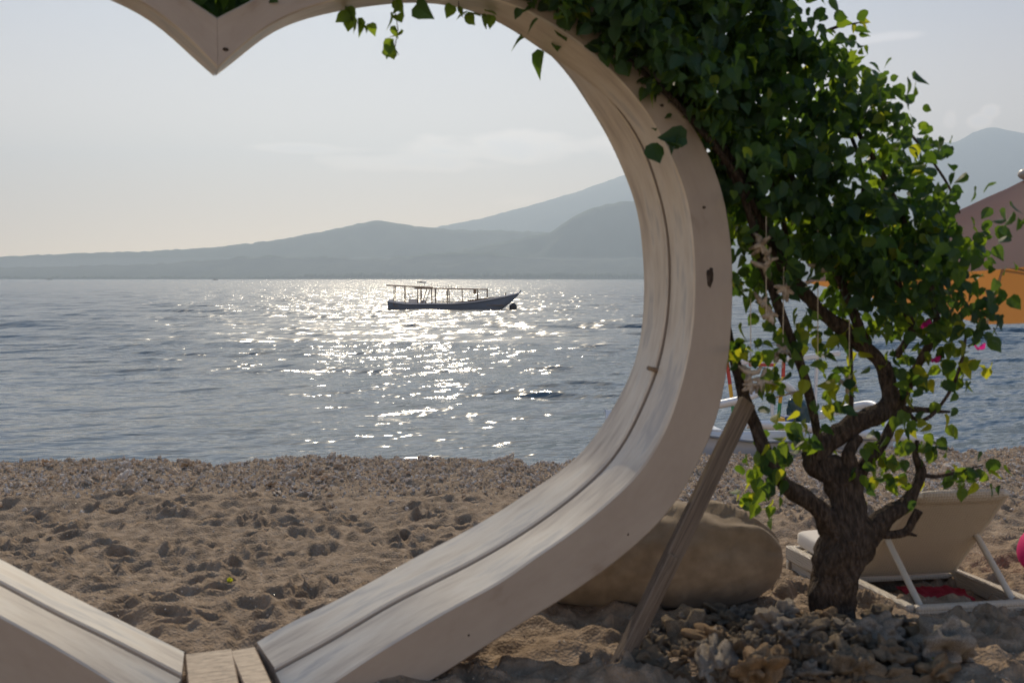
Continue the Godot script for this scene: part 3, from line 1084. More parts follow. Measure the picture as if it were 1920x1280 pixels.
func leaf_turn(droop := 0.75) -> Basis:
	# blade pointing mostly down and outward, facing anywhere
	var dir := Vector3(rng.randfn(0, 0.65), -droop + rng.randfn(0, 0.45), rng.randfn(0, 0.65)).normalized()
	var face := Vector3(rng.randfn(0, 1), rng.randfn(0.35, 0.7), rng.randfn(0, 1))
	var x := dir.cross(face).normalized()
	return Basis(x, dir, x.cross(dir))

func inside(poly: PackedVector2Array, p: Vector2) -> bool:
	return Geometry2D.is_point_in_polygon(p, poly)

func flat(points: Array) -> PackedVector2Array:
	var out := PackedVector2Array()
	for p in points:
		out.append(Vector2(p.x, p.y))
	return out

func make_tree() -> void:
	var foot := Vector3(1.567, -0.045, -4.8)
	var tree := thing("bougainvillea_tree", "gnarled bougainvillea tree with green leaves growing over the heart frame", "tree", Vector3(foot.x, 0, foot.z))
	var back := -tree.position
	var bark := noise(88, 9.0, 3)
	var limbs := [
		["trunk", 14, [Vector4(1.558, -0.182, -4.78, 0.141), Vector4(1.562, -0.045, -4.8, 0.121), Vector4(1.551, 0.125, -4.8, 0.101), Vector4(1.571, 0.282, -4.8, 0.104), Vector4(1.615, 0.433, -4.82, 0.109), Vector4(1.628, 0.556, -4.85, 0.084), Vector4(1.609, 0.668, -4.88, 0.077), Vector4(1.563, 0.729, -4.9, 0.072), Vector4(1.484, 0.756, -4.9, 0.062)]],
		["limb", 10, [Vector4(1.574, 0.433, -4.82, 0.071), Vector4(1.497, 0.529, -4.8, 0.053), Vector4(1.413, 0.598, -4.78, 0.045), Vector4(1.319, 0.663, -4.75, 0.037), Vector4(1.24, 0.755, -4.74, 0.032), Vector4(1.192, 0.877, -4.8, 0.03), Vector4(1.147, 1.044, -4.9, 0.031), Vector4(1.121, 1.179, -4.98, 0.029), Vector4(1.094, 1.319, -5.06, 0.027), Vector4(1.069, 1.451, -5.1, 0.024)]],
		["limb", 12, [Vector4(1.563, 0.716, -4.9, 0.062), Vector4(1.479, 0.761, -4.9, 0.062), Vector4(1.488, 0.821, -4.9, 0.057), Vector4(1.582, 0.879, -4.92, 0.052), Vector4(1.689, 0.954, -4.94, 0.049), Vector4(1.8, 0.991, -4.96, 0.047), Vector4(1.872, 1.047, -4.98, 0.045), Vector4(1.872, 1.116, -5, 0.04), Vector4(1.849, 1.191, -5, 0.04), Vector4(1.808, 1.262, -5, 0.037), Vector4(1.722, 1.336, -5, 0.037), Vector4(1.636, 1.41, -5, 0.034), Vector4(1.535, 1.487, -5, 0.032), Vector4(1.456, 1.574, -4.98, 0.032), Vector4(1.363, 1.66, -4.95, 0.029), Vector4(1.277, 1.794, -4.92, 0.026), Vector4(1.192, 1.959, -4.9, 0.026), Vector4(1.104, 2.121, -4.86, 0.023), Vector4(0.975, 2.289, -4.8, 0.023), Vector4(0.815, 2.478, -4.75, 0.02), Vector4(0.634, 2.638, -4.7, 0.017), Vector4(0.41, 2.796, -4.66, 0.015), Vector4(0.119, 2.956, -4.6, 0.012)]],
		["limb", 8, [Vector4(1.64, 0.606, -4.86, 0.056), Vector4(1.646, 0.711, -4.86, 0.043), Vector4(1.631, 0.815, -4.86, 0.033), Vector4(1.687, 0.887, -4.9, 0.031)]],
		["limb", 8, [Vector4(1.656, 0.593, -4.86, 0.046), Vector4(1.716, 0.743, -4.9, 0.034), Vector4(1.813, 0.848, -4.93, 0.029), Vector4(1.885, 0.957, -4.96, 0.024), Vector4(1.932, 1.052, -4.98, 0.021), Vector4(1.995, 1.191, -5, 0.021), Vector4(2.017, 1.244, -5, 0.021), Vector4(2.086, 1.361, -5.02, 0.021), Vector4(2.115, 1.453, -5.04, 0.019), Vector4(2.084, 1.612, -5.05, 0.019), Vector4(2, 1.771, -5.05, 0.016), Vector4(1.921, 1.98, -5.03, 0.016), Vector4(1.773, 2.238, -5, 0.013), Vector4(1.595, 2.487, -4.95, 0.01)]],
		["limb", 12, [Vector4(1.623, 0.302, -4.82, 0.081), Vector4(1.682, 0.357, -4.83, 0.061), Vector4(1.761, 0.449, -4.84, 0.056), Vector4(1.815, 0.514, -4.85, 0.046), Vector4(1.903, 0.559, -4.86, 0.033), Vector4(1.962, 0.644, -4.87, 0.026), Vector4(1.992, 0.728, -4.88, 0.021), Vector4(1.962, 0.801, -4.88, 0.015), Vector4(1.968, 0.877, -4.88, 0.01)]],
		["branch", 7, [Vector4(1.782, 0.428, -4.84, 0.023), Vector4(1.831, 0.425, -4.82, 0.02), Vector4(1.895, 0.446, -4.8, 0.02), Vector4(1.921, 0.498, -4.79, 0.02), Vector4(1.946, 0.554, -4.78, 0.02)]],
		["branch", 6, [Vector4(1.895, 0.443, -4.8, 0.01), Vector4(1.918, 0.438, -4.78, 0.007), Vector4(1.935, 0.435, -4.77, 0.005)]],
		["branch", 6, [Vector4(1.985, 0.707, -4.88, 0.013), Vector4(2.054, 0.703, -4.86, 0.01), Vector4(2.123, 0.72, -4.84, 0.008), Vector4(2.19, 0.745, -4.82, 0.005), Vector4(2.257, 0.769, -4.8, 0.004)]],
		["branch", 7, [Vector4(1.872, 1.047, -4.98, 0.024), Vector4(1.947, 1.019, -4.97, 0.018), Vector4(2.022, 1.015, -4.96, 0.016), Vector4(2.089, 1.008, -4.95, 0.01), Vector4(2.151, 1.007, -4.94, 0.006)]],
		["branch", 6, [Vector4(1.948, 1.014, -4.97, 0.011), Vector4(1.988, 0.966, -4.95, 0.01), Vector4(2.05, 0.987, -4.93, 0.01), Vector4(2.122, 1.081, -4.92, 0.009), Vector4(2.171, 1.185, -4.92, 0.008), Vector4(2.21, 1.301, -4.94, 0.008), Vector4(2.227, 1.404, -4.96, 0.006)]],
		["branch", 8, [Vector4(1.754, 1.323, -5, 0.029), Vector4(1.732, 1.376, -5, 0.024), Vector4(1.706, 1.455, -5, 0.021), Vector4(1.669, 1.547, -5.02, 0.021), Vector4(1.619, 1.652, -5.02, 0.018), Vector4(1.553, 1.797, -5.02, 0.016), Vector4(1.465, 1.979, -5, 0.016), Vector4(1.343, 2.181, -4.95, 0.013), Vector4(1.224, 2.378, -4.9, 0.01)]],
		["branch", 7, [Vector4(1.9, 1.275, -5, 0.021), Vector4(1.938, 1.328, -5, 0.018), Vector4(1.987, 1.409, -5.02, 0.018), Vector4(1.968, 1.48, -5.03, 0.018), Vector4(1.935, 1.573, -5.04, 0.019), Vector4(1.9, 1.718, -5.04, 0.016), Vector4(1.84, 1.901, -5.02, 0.013), Vector4(1.723, 2.134, -5, 0.011)]],
		["branch", 8, [Vector4(1.509, 0.787, -4.9, 0.023), Vector4(1.475, 0.942, -4.88, 0.023), Vector4(1.418, 1.165, -4.86, 0.023), Vector4(1.337, 1.367, -4.84, 0.023), Vector4(1.252, 1.569, -4.82, 0.023), Vector4(1.2, 1.678, -4.8, 0.02), Vector4(1.147, 1.84, -4.78, 0.018), Vector4(1.08, 2.037, -4.75, 0.015), Vector4(0.972, 2.205, -4.72, 0.012)]],
		["branch", 6, [Vector4(1.664, 0.999, -4.94, 0.013), Vector4(1.667, 1.143, -4.95, 0.01), Vector4(1.668, 1.32, -4.97, 0.008)]],
		["branch", 6, [Vector4(1.732, 1.349, -5, 0.013), Vector4(1.676, 1.598, -5.1, 0.013), Vector4(1.727, 1.881, -5.15, 0.014), Vector4(1.774, 2.175, -5.15, 0.011), Vector4(1.617, 2.538, -5.1, 0.008)]],
		["branch", 6, [Vector4(1.325, 1.717, -4.95, 0.016), Vector4(1.092, 2.061, -4.75, 0.015), Vector4(0.927, 2.242, -4.62, 0.015), Vector4(0.728, 2.427, -4.52, 0.014), Vector4(0.544, 2.576, -4.46, 0.012), Vector4(0.366, 2.715, -4.42, 0.009), Vector4(0.158, 2.839, -4.38, 0.007)]],
		["branch", 6, [Vector4(1.362, 1.665, -4.95, 0.013), Vector4(1.335, 1.927, -5, 0.013), Vector4(1.226, 2.238, -5, 0.011), Vector4(1.044, 2.529, -4.9, 0.01), Vector4(0.854, 2.768, -4.85, 0.008)]],
		["branch", 5, [Vector4(1.483, 2.829, -4.9, 0.01), Vector4(1.546, 2.854, -4.9, 0.008), Vector4(1.615, 2.867, -4.9, 0.005), Vector4(1.66, 2.874, -4.9, 0.004)]],
		["branch", 5, [Vector4(1.899, 2.418, -5, 0.008), Vector4(2.033, 2.264, -5, 0.007), Vector4(2.142, 2.108, -5, 0.007), Vector4(2.198, 1.979, -5, 0.005)]],
	]
	for l in limbs:
		var pts := []
		for q in l[2]:
			pts.append(q + Vector4(back.x, back.y, back.z, 0))
		put(l[0], tube_mesh(pts, l[1], bark, 0.55 if l[1] > 9 else 0.3, 4), M.bark, tree)
	# the crown: a volume of blades, thick above, with holes where the sky shows
	var dense := flat([Vector3(-0.147, 3.298, -4.75), Vector3(-0.071, 2.968, -4.6), Vector3(0.058, 2.857, -4.5), Vector3(0.174, 2.83, -4.5), Vector3(0.314, 2.729, -4.5), Vector3(0.507, 2.625, -4.55), Vector3(0.676, 2.504, -4.65), Vector3(0.841, 2.356, -4.75), Vector3(0.992, 2.158, -4.85), Vector3(1.068, 1.924, -4.95), Vector3(1.104, 1.717, -4.95), Vector3(1.235, 1.652, -5), Vector3(1.471, 1.678, -5), Vector3(1.683, 1.56, -5), Vector3(1.921, 1.521, -5), Vector3(2.081, 1.442, -5), Vector3(2.173, 1.442, -5), Vector3(2.208, 1.6, -5), Vector3(2.203, 1.796, -5), Vector3(2.133, 1.94, -5), Vector3(2.032, 2.095, -5), Vector3(1.909, 2.225, -5), Vector3(1.827, 2.38, -5), Vector3(1.689, 2.534, -5), Vector3(1.517, 2.662, -5), Vector3(1.45, 2.79, -5), Vector3(1.34, 2.904, -5), Vector3(1.289, 3.157, -5), Vector3(1.206, 3.509, -5), Vector3(0.602, 3.619, -4.9)])
	# gaps where the sky shows through
	var windows := [Vector3(1.701, 2.191, -5), Vector3(1.642, 2.277, -5), Vector3(1.403, 2.534, -5), Vector3(1.55, 2.336, -5), Vector3(1.253, 2.147, -5), Vector3(1.932, 2.121, -5), Vector3(1.34, 2.431, -5), Vector3(1.832, 1.927, -5), Vector3(1.154, 1.796, -5), Vector3(1.536, 1.665, -5), Vector3(1.335, 1.927, -5), Vector3(1.65, 1.874, -5), Vector3(1.077, 1.972, -4.9)]
	var wide := [0.14, 0.10, 0.06, 0.07, 0.065, 0.075, 0.05, 0.065, 0.08, 0.09, 0.065, 0.065, 0.065]
	var chinks := RandomNumberGenerator.new()
	chinks.seed = 44
	for k in 46:
		windows.append(Vector3(chinks.randf_range(0.75, 2.1), chinks.randf_range(1.65, 2.75), -5.0))
		wide.append(chinks.randf_range(0.022, 0.05))
	var edge := noise(112, 1.3, 2)
	var st := [new_st(), new_st(), new_st(), new_st()]
	for s in st:
		s.set_smooth_group(-1)
	var lo := Vector2(1e9, 1e9)
	var hi := -lo
	for p in dense:
		lo = lo.min(p)
		hi = hi.max(p)
	var clumps := 0
	while clumps < 1320:
		var p := Vector2(rng.randf_range(lo.x, hi.x), rng.randf_range(lo.y, hi.y))
		var jig := Vector2(edge.get_noise_2d(p.x * 3.0, p.y * 3.0), edge.get_noise_2d(p.y * 3.0, p.x * 3.0 + 50.0)) * 0.09
		if not inside(dense, p + jig):
			continue
		clumps += 1
		var low := clampf((2.15 - p.y) / 0.75, 0.0, 1.0)       # thinner towards the bottom
		if rng.randf() < low * 0.42:
			continue
		# leans back from the frame: near it at upper left, further away at the right
		var off_frame := smoothstep(0.45, 1.25, p.x)
		var mid := lerpf(3.7467 + 0.3739 * (p.x + 1.4008) - 0.04, 5.05, off_frame)
		var z := mid + rng.randfn(0.0, 0.13 + 0.18 * off_frame)
		var tone := rng.randf()
		for n in 5 + rng.randi() % 18:
			var at := Vector3(p.x + rng.randfn(0, 0.052), p.y + rng.randfn(0, 0.052), -z + rng.randfn(0, 0.06))
			var shut := true
			for w in windows.size():
				if Vector2(at.x - windows[w].x, at.y - windows[w].y).length() < wide[w]:
					shut = false
					break
			if not shut:
				continue
			var k := 0
			var pick := tone * 0.6 + rng.randf() * 0.4
			if pick > 0.72:
				k = 1
			elif pick < 0.34:
				k = 2
			if rng.randf() < 0.02:
				k = 3
			leaf_into(st[k], Transform3D(leaf_turn(), at + back), rng.randf_range(0.042, 0.078), rng.randf_range(0.0, 0.22))
	# over the top of the heart, mostly out of the picture
	for i in 900:
		var s := rng.randf_range(0.05, 1.6)
		var top := 2.75 + 0.27 * sin(clampf((s - 0.35) / 1.7, 0.0, 1.0) * PI)
		if s < 0.62:
			top = 2.74
		var local := Vector3(s, top + absf(rng.randfn(0.06, 0.07)), -0.19 + rng.randfn(0, 0.12))
		var at := Vector3(-1.4008, 0, -3.7467) + local.rotated(Vector3.UP, HEART_TURN)
		leaf_into(st[i % 3], Transform3D(leaf_turn(0.4), at + back), rng.randf_range(0.045, 0.08), rng.randf_range(0.0, 0.2))
	# single leaves that show one by one: on the lower twigs and hanging under the arch
	var single := []
	for k in 3:
		var one := new_st()
		one.set_smooth_group(-1)
		leaf_into(one, Transform3D(), 1.0, [0.05, 0.18, 0.28][k])
		single.append(commit(one))
	# sprigs under the arch
	var sprigs := [[Vector3(-0.669, 2.735, -4.15), Vector3(-0.654, 2.714, -4.15), Vector3(-0.627, 2.688, -4.15), Vector3(-0.601, 2.676, -4.15)], [Vector3(-0.484, 2.78, -4.2), Vector3(-0.473, 2.726, -4.2), Vector3(-0.465, 2.673, -4.2), Vector3(-0.474, 2.624, -4.2), Vector3(-0.479, 2.594, -4.2)], [Vector3(-0.222, 2.784, -4.3), Vector3(-0.196, 2.756, -4.3), Vector3(-0.149, 2.763, -4.3), Vector3(-0.107, 2.752, -4.3)]]
	for s in sprigs:
		var pts := [Vector4(s[0].x + back.x, s[0].y + 0.16, s[0].z + back.z, 0.002)]
		for p in s:
			pts.append(Vector4(p.x + back.x, p.y, p.z + back.z, 0.002))
			for k in 2:
				hang(tree, single, p + back + Vector3(rng.randfn(0, 0.014), 0.01, rng.randfn(0, 0.02)), rng.randf_range(0.05, 0.078), 1)
		put("twig", tube_mesh(pts, 5), M.bark, tree)
	for p in [Vector3(0.595, 2.236, -4.36), Vector3(0.65, 2.249, -4.36), Vector3(0.705, 2.273, -4.34), Vector3(0.741, 2.256, -4.34), Vector3(-0.391, 2.773, -4.2), Vector3(0.058, 2.711, -4.5), Vector3(0.135, 2.654, -4.5), Vector3(-1.167, 2.732, -4), Vector3(-1.106, 2.72, -4), Vector3(-1.137, 2.706, -4)]:
		hang(tree, single, p + back, rng.randf_range(0.085, 0.115), 2 if p.x > 0.5 else 0)
	# the twig that reaches out over the sky, and a few bright bracts
	for p in [Vector3(1.521, 2.849, -4.9), Vector3(1.622, 2.869, -4.9), Vector3(1.652, 2.879, -4.9), Vector3(1.665, 2.867, -4.9), Vector3(2.35, 1.217, -5), Vector3(2.31, 1.23, -5), Vector3(2.382, 1.238, -5)]:
		hang(tree, single, p + back, rng.randf_range(0.04, 0.07), 3)
	var clusters := [Vector3(1.081, 1.866, -4.8), Vector3(1.079, 1.665, -4.8), Vector3(1.103, 1.327, -4.75), Vector3(1.065, 1.365, -4.75), Vector3(1.205, 1.164, -4.75), Vector3(1.359, 1.461, -4.85), Vector3(1.275, 1.563, -4.85), Vector3(1.317, 1.337, -4.8), Vector3(1.499, 1.356, -4.9), Vector3(1.686, 1.429, -5), Vector3(1.792, 1.389, -5), Vector3(1.605, 1.2, -4.9), Vector3(1.927, 1.244, -5), Vector3(2.06, 1.217, -5), Vector3(2.163, 1.323, -5), Vector3(2.232, 1.191, -5), Vector3(1.54, 1.076, -4.85), Vector3(1.937, 1.138, -4.95), Vector3(1.348, 0.967, -4.8), Vector3(1.203, 0.865, -4.72), Vector3(1.175, 0.717, -4.7), Vector3(1.166, 0.628, -4.7), Vector3(1.415, 0.916, -4.85), Vector3(1.285, 0.898, -4.75), Vector3(1.768, 0.855, -4.9), Vector3(1.922, 0.934, -4.9), Vector3(1.805, 0.734, -4.85), Vector3(2.02, 0.859, -4.88), Vector3(2.147, 0.987, -4.93), Vector3(2.24, 0.748, -4.8), Vector3(2.158, 0.696, -4.83), Vector3(1.371, 1.153, -4.8), Vector3(1.884, 0.656, -4.85), Vector3(1.64, 0.734, -4.82), Vector3(2.327, 1.56, -5), Vector3(2.337, 1.665, -5), Vector3(2.361, 1.77, -5), Vector3(2.319, 1.402, -5)]
	var counts := [9, 9, 8, 6, 7, 6, 6, 9, 10, 8, 10, 9, 8, 7, 12, 7, 5, 7, 5, 11, 12, 7, 10, 7, 10, 8, 10, 9, 4, 8, 5, 4, 6, 6, 5, 5, 4, 6]
	for i in clusters.size():
		for k in counts[i]:
			var at: Vector3 = clusters[i] + Vector3(rng.randfn(0, 0.052), rng.randfn(0, 0.055), rng.randfn(0, 0.08))
			hang(tree, single, at + back, rng.randf_range(0.05, 0.085))
		for k in counts[i]:
			var at: Vector3 = clusters[i] + Vector3(rng.randfn(0, 0.05), rng.randfn(0, 0.05), rng.randfn(0, 0.08))
			leaf_into(st[rng.randi() % 3], Transform3D(leaf_turn(), at + back), rng.randf_range(0.045, 0.075), rng.randf_range(0.0, 0.22))
	for k in 4:
		var f := put("foliage", commit(st[k]), M["leaf%d" % k], tree)
		f.set_meta("kind", "stuff")
	for p in [Vector3(2.316, 1.31, -5), Vector3(2.288, 1.381, -5), Vector3(2.022, 1.41, -4.95), Vector3(2.07, 1.253, -4.95), Vector3(1.379, 2.933, -4.75), Vector3(2.048, 1.425, -4.97)]:
		var fl := put("flower", bract_mesh(), M.bract, tree)
		fl.position = p + back
		fl.rotation = Vector3(rng.randf_range(-0.6, 0.6), rng.randf() * TAU, rng.randf_range(-0.6, 0.6))

func bract_mesh() -> ArrayMesh:
	var st := new_st()
	st.set_smooth_group(-1)
	for k in 3:
		var b := Basis(Vector3.UP, TAU * k / 3.0) * Basis(Vector3.RIGHT, 0.75)
		leaf_into(st, Transform3D(b, Vector3.ZERO), 0.042, -0.15)
	return commit(st)

var hung := 0
func hang(tree: Node3D, single: Array, at: Vector3, size: float, kind := -1) -> void:
	hung += 1
	if hung > 300:
		return
	var k := kind
	if k < 0:
		k = [0, 1, 1, 3, 1, 3][rng.randi() % 6]
	var o := put("leaf", single[rng.randi() % 3], M["leaf%d" % k], tree)
	o.transform = Transform3D(leaf_turn(1.0).scaled_local(Vector3.ONE * size), at)

# ------------------------------------------------------------------ stakes, bag, lounger, parasol

func make_stakes() -> void:
	var a := Vector3(0.454, -0.061, -4.33)
	var b := Vector3(1.123, 1.077, -4.8)
	var o := thing("wooden_stake", "grey wooden stake leaning from the sand towards the tree", "stake", Vector3(a.x, 0, a.z))
	put("plank", beam_between(a - o.position, b - o.position, 0.085, 0.04, 0.005, Vector3(0.4, 0, 1)), M.stake, o)
	put("offcut", beam_between(a.lerp(b, 0.42) - o.position + Vector3(-0.012, 0, 0.037), a.lerp(b, 0.05) - o.position + Vector3(-0.012, 0, 0.037), 0.05, 0.025, 0.004, Vector3(0.4, 0, 1)), M.stake, o)

func make_bean_bag() -> void:
	var c := Vector3(0.66, 0.0, -5.24)
	var o := thing("bean_bag", "large brown canvas bean bag lying on the sand behind the heart", "bean bag", c, -0.03)
	var n := noise(171, 2.2, 3)
	var folds := noise(172, 1.2, 2)
	var rows := []
	var half := 0.76
	for i in 61:
		var t := -1.0 + 2.0 * i / 60.0
		var body := pow(maxf(0.0, 1.0 - pow(absf(t), 2.6)), 0.5)
		var big := lerpf(0.225, 0.30, smoothstep(-0.9, 0.5, t))
		var row := PackedVector3Array()
		for k in 56:
			var an := TAU * k / 56.0
			var cy := sin(an)
			var cz := cos(an)
			var r := big * body
			# gathers run in from the right-hand seam along the upper side
			var pull := smoothstep(0.1, 0.95, t) * maxf(0.0, cy)
			r += 0.030 * sin(an * 9.0 + 2.5 * folds.get_noise_2d(t * 2.0, an)) * pull * body
			r += 0.016 * n.get_noise_3d(t * 2.4, cy * 1.2, cz * 1.2) * body
			r += 0.038 * folds.get_noise_2d(t * 1.6 + an * 0.9, an * 1.1) * body * maxf(0.0, cy)
			var y := r * cy
			y = maxf(y, -big * 0.72 + 0.012 * cz)
			row.append(Vector3(t * half, y + big * 0.72 - 0.015, r * cz * 1.04))
		rows.append(row)
	var st := new_st()
	skin(st, rows)
	put("cover", commit(st), M.bag, o)

func make_lounger() -> void:
	var fl := Vector3(1.777, -0.046, -6.4)
	var nl := Vector3(1.996, 0.026, -5)
	var along := (fl - nl)
	var flatdir := Vector3(along.x, 0, along.z).normalized()
	var right := flatdir.cross(Vector3.UP).normalized()
	var length := along.length()
	var turn := atan2(-flatdir.x, -flatdir.z)
	var o := thing("sun_lounger", "white woven sun lounger with raised back facing the sea", "sun lounger", Vector3(nl.x, 0, nl.z), 0.0)
	var x := right
	var w := 0.66
	var zero := nl - o.position
	var at := func(u: float, v: float, y: float) -> Vector3:      # u along towards the sea, v to the right, y above the rail's top
		return zero + along * (u / length) + x * v + Vector3(0, y, 0)
	for s in [0.0, w]:
		put("side_rail", beam_between(at.call(-0.02, s, -0.045), at.call(length, s, -0.045), 0.05, 0.09, 0.008), M.rattan, o)
	put("end_rail", beam_between(at.call(-0.02, 0.02, -0.045), at.call(-0.02, w - 0.02, -0.045), 0.045, 0.085, 0.008), M.rattan, o)
	put("end_rail", beam_between(at.call(length - 0.02, 0.02, -0.045), at.call(length - 0.02, w - 0.02, -0.045), 0.045, 0.085, 0.008), M.rattan, o)
	for s in [0.0, w]:
		for u in [length - 0.03, length - 0.42]:
			var p: Vector3 = at.call(u, s, -0.09)
			var g := ground(p.x + o.position.x, -(p.z + o.position.z)) - 0.03
			put("leg", beam_between(p, Vector3(p.x, g, p.z), 0.05, 0.05, 0.006, Vector3.RIGHT), M.rattan, o)
	var far_panel := new_st()
	var fp: Vector3 = at.call(length - 0.23, 0.0, -0.17)
	chamfered(far_panel, fp, Vector3(0.015, 0.15, 0.34), 0.003, Basis(x, Vector3.UP, -flatdir).orthonormalized())
	put("side_panel", commit(far_panel), M.rattan, o)
	# woven deck under the cushion
	put("deck", beam_between(at.call(0.62, w * 0.5, -0.035), at.call(length - 0.05, w * 0.5, -0.035), w - 0.05, 0.025, 0.004), M.rattan, o)
	# back panel: hinged near the middle, its top leaning towards the camera
	var hl: Vector3 = at.call(0.62, 0.03, 0.0)
	var hr: Vector3 = at.call(0.62, w - 0.03, 0.0)
	var tl := Vector3(2.081, 0.539, -5.17) - o.position
	var tr := tl + (hr - hl) * 0.86
	var st := new_st()
	var up := ((tl + tr) * 0.5 - (hl + hr) * 0.5).normalized()
	var across := (hr - hl).normalized()
	var thick := across.cross(up) * 0.03
	st.set_smooth_group(-1)
	var a := [hl, hr, tr, tl]
	for s in [1.0, -1.0]:
		var q := []
		for p in a:
			q.append(p + thick * 0.5 * s)
		if s > 0:
			quad(st, q[0], q[3], q[2], q[1])
		else:
			quad(st, q[0], q[1], q[2], q[3])
	for k in 4:
		quad(st, a[k] + thick * 0.5, a[(k + 1) % 4] + thick * 0.5, a[(k + 1) % 4] - thick * 0.5, a[k] - thick * 0.5)
	var back := put("backrest", commit(st), M.rattan, o)
	for e in [[hl, tl], [hr, tr], [tl, tr]]:
		var r := put("back_frame", rod(e[0], e[1], 0.02, 8), M.rail, back)
	# head roll folded over the top edge
	var hp := new_st()
	var rows := []
	for i in 13:
		var t := i / 12.0
		var c := tl.lerp(tr, lerpf(-0.02, 1.04, t)) - up * 0.02
		var row := PackedVector3Array()
		var rr := 0.034 * pow(1.0 - pow(absf(t * 2.0 - 1.0), 8.0), 0.5) + 0.001
		for k in 14:
			var an := TAU * k / 14.0
			row.append(c + up * sin(an) * rr * 1.5 + thick.normalized() * cos(an) * rr * 0.75)
		rows.append(row)
	skin(hp, rows)
	put("head_roll", commit(hp), M.rattan, back)
	# the prop that holds the back up
	var ml := hl.lerp(tl, 0.50) - thick * 0.9
	var mr := hr.lerp(tr, 0.50) - thick * 0.9
	var prop_l: Vector3 = at.call(0.04, 0.09, -0.03)
	var prop_r: Vector3 = at.call(0.04, w - 0.05, -0.03)
	put("prop", rod(ml, mr, 0.016, 8), M.rail, o)
	put("prop", rod(ml.lerp(mr, 0.03), prop_l, 0.017, 8), M.rail, o)
	put("prop", rod(ml.lerp(mr, 0.97), prop_r, 0.017, 8), M.rail, o)
	# the mattress on the deck
	var cu := thing("lounger_cushion", "cream mattress lying on the white sun lounger", "cushion", o.position)
	var cst := new_st()
	var cb := Basis(x, Vector3.UP, -along.normalized()).orthonormalized()
	for part in 2:
		var u0: float = [0.70, 1.02][part]
		var u1: float = [1.01, length - 0.03][part]
		soft_block(cst, at.call((u0 + u1) * 0.5, w * 0.5, 0.045), Vector3(w - 0.06, 0.115, u1 - u0), cb)
	put("mattress", commit(cst), M.cushion, cu)
	# things beyond it
	var m := thing("magenta_bean_bag", "magenta cushion at the picture's right edge beyond the lounger", "cushion", Vector3(3.461, -0.12, -6.2) * Vector3(1, 0, 1))
	var ms := new_st()
	rows = []
	for i in 17:
		var ph := -PI / 2 + PI * i / 16.0
		var row := PackedVector3Array()
		for k in 20:
			var an := TAU * k / 20.0
			row.append(Vector3(cos(an) * pow(cos(ph), 0.6) * 0.30, 0.16 + 0.165 * sin(ph), sin(an) * pow(cos(ph), 0.6) * 0.26))
		rows.append(row)
	skin(ms, rows)
	put("cover", commit(ms), M.magenta, m)
	m.position.y = ground(m.position.x, -m.position.z) - 0.01
	var cl := thing("red_cloth", "dark red cloth lying in the shade under the lounger", "cloth", at.call(0.35, 0.36, 0.0) + o.position)
	cl.position.y = ground(cl.position.x, -cl.position.z)
	var cs := new_st()
	rows = []
	var crease := noise(190, 5.0, 3)
	for i in 13:
		var row := PackedVector3Array()
		for k in 17:
			var px := (k / 16.0 - 0.5) * 0.34
			var pz := (i / 12.0 - 0.5) * 0.24
			row.append(Vector3(px, 0.03 + 0.03 * crease.get_noise_2d(px * 3.0, pz * 3.0), pz))
		rows.append(row)
	skin(cs, rows, false)
	put("fabric", commit(cs), M.red_cloth, cl)

func soft_block(st: SurfaceTool, at: Vector3, size: Vector3, turn: Basis) -> void:
	# a stuffed slab: superellipse sections
	var rows := []
	for i in 15:
		var t := -1.0 + 2.0 * i / 14.0
		t = signf(t) * pow(absf(t), 0.6)
		var sh := pow(maxf(0.0, 1.0 - pow(absf(t), 9.0)), 0.35)
		var row := PackedVector3Array()
		for k in 24:
			var an := TAU * (k + 0.5) / 24.0
			var cx := signf(cos(an)) * pow(absf(cos(an)), 0.3)
			var cy := signf(sin(an)) * pow(absf(sin(an)), 0.3)
			row.append(at + turn * Vector3(cx * size.x * 0.5 * lerpf(0.9, 1.0, sh), cy * size.y * 0.5 * sh, t * size.z * 0.5))
		rows.append(row)
	skin(st, rows)

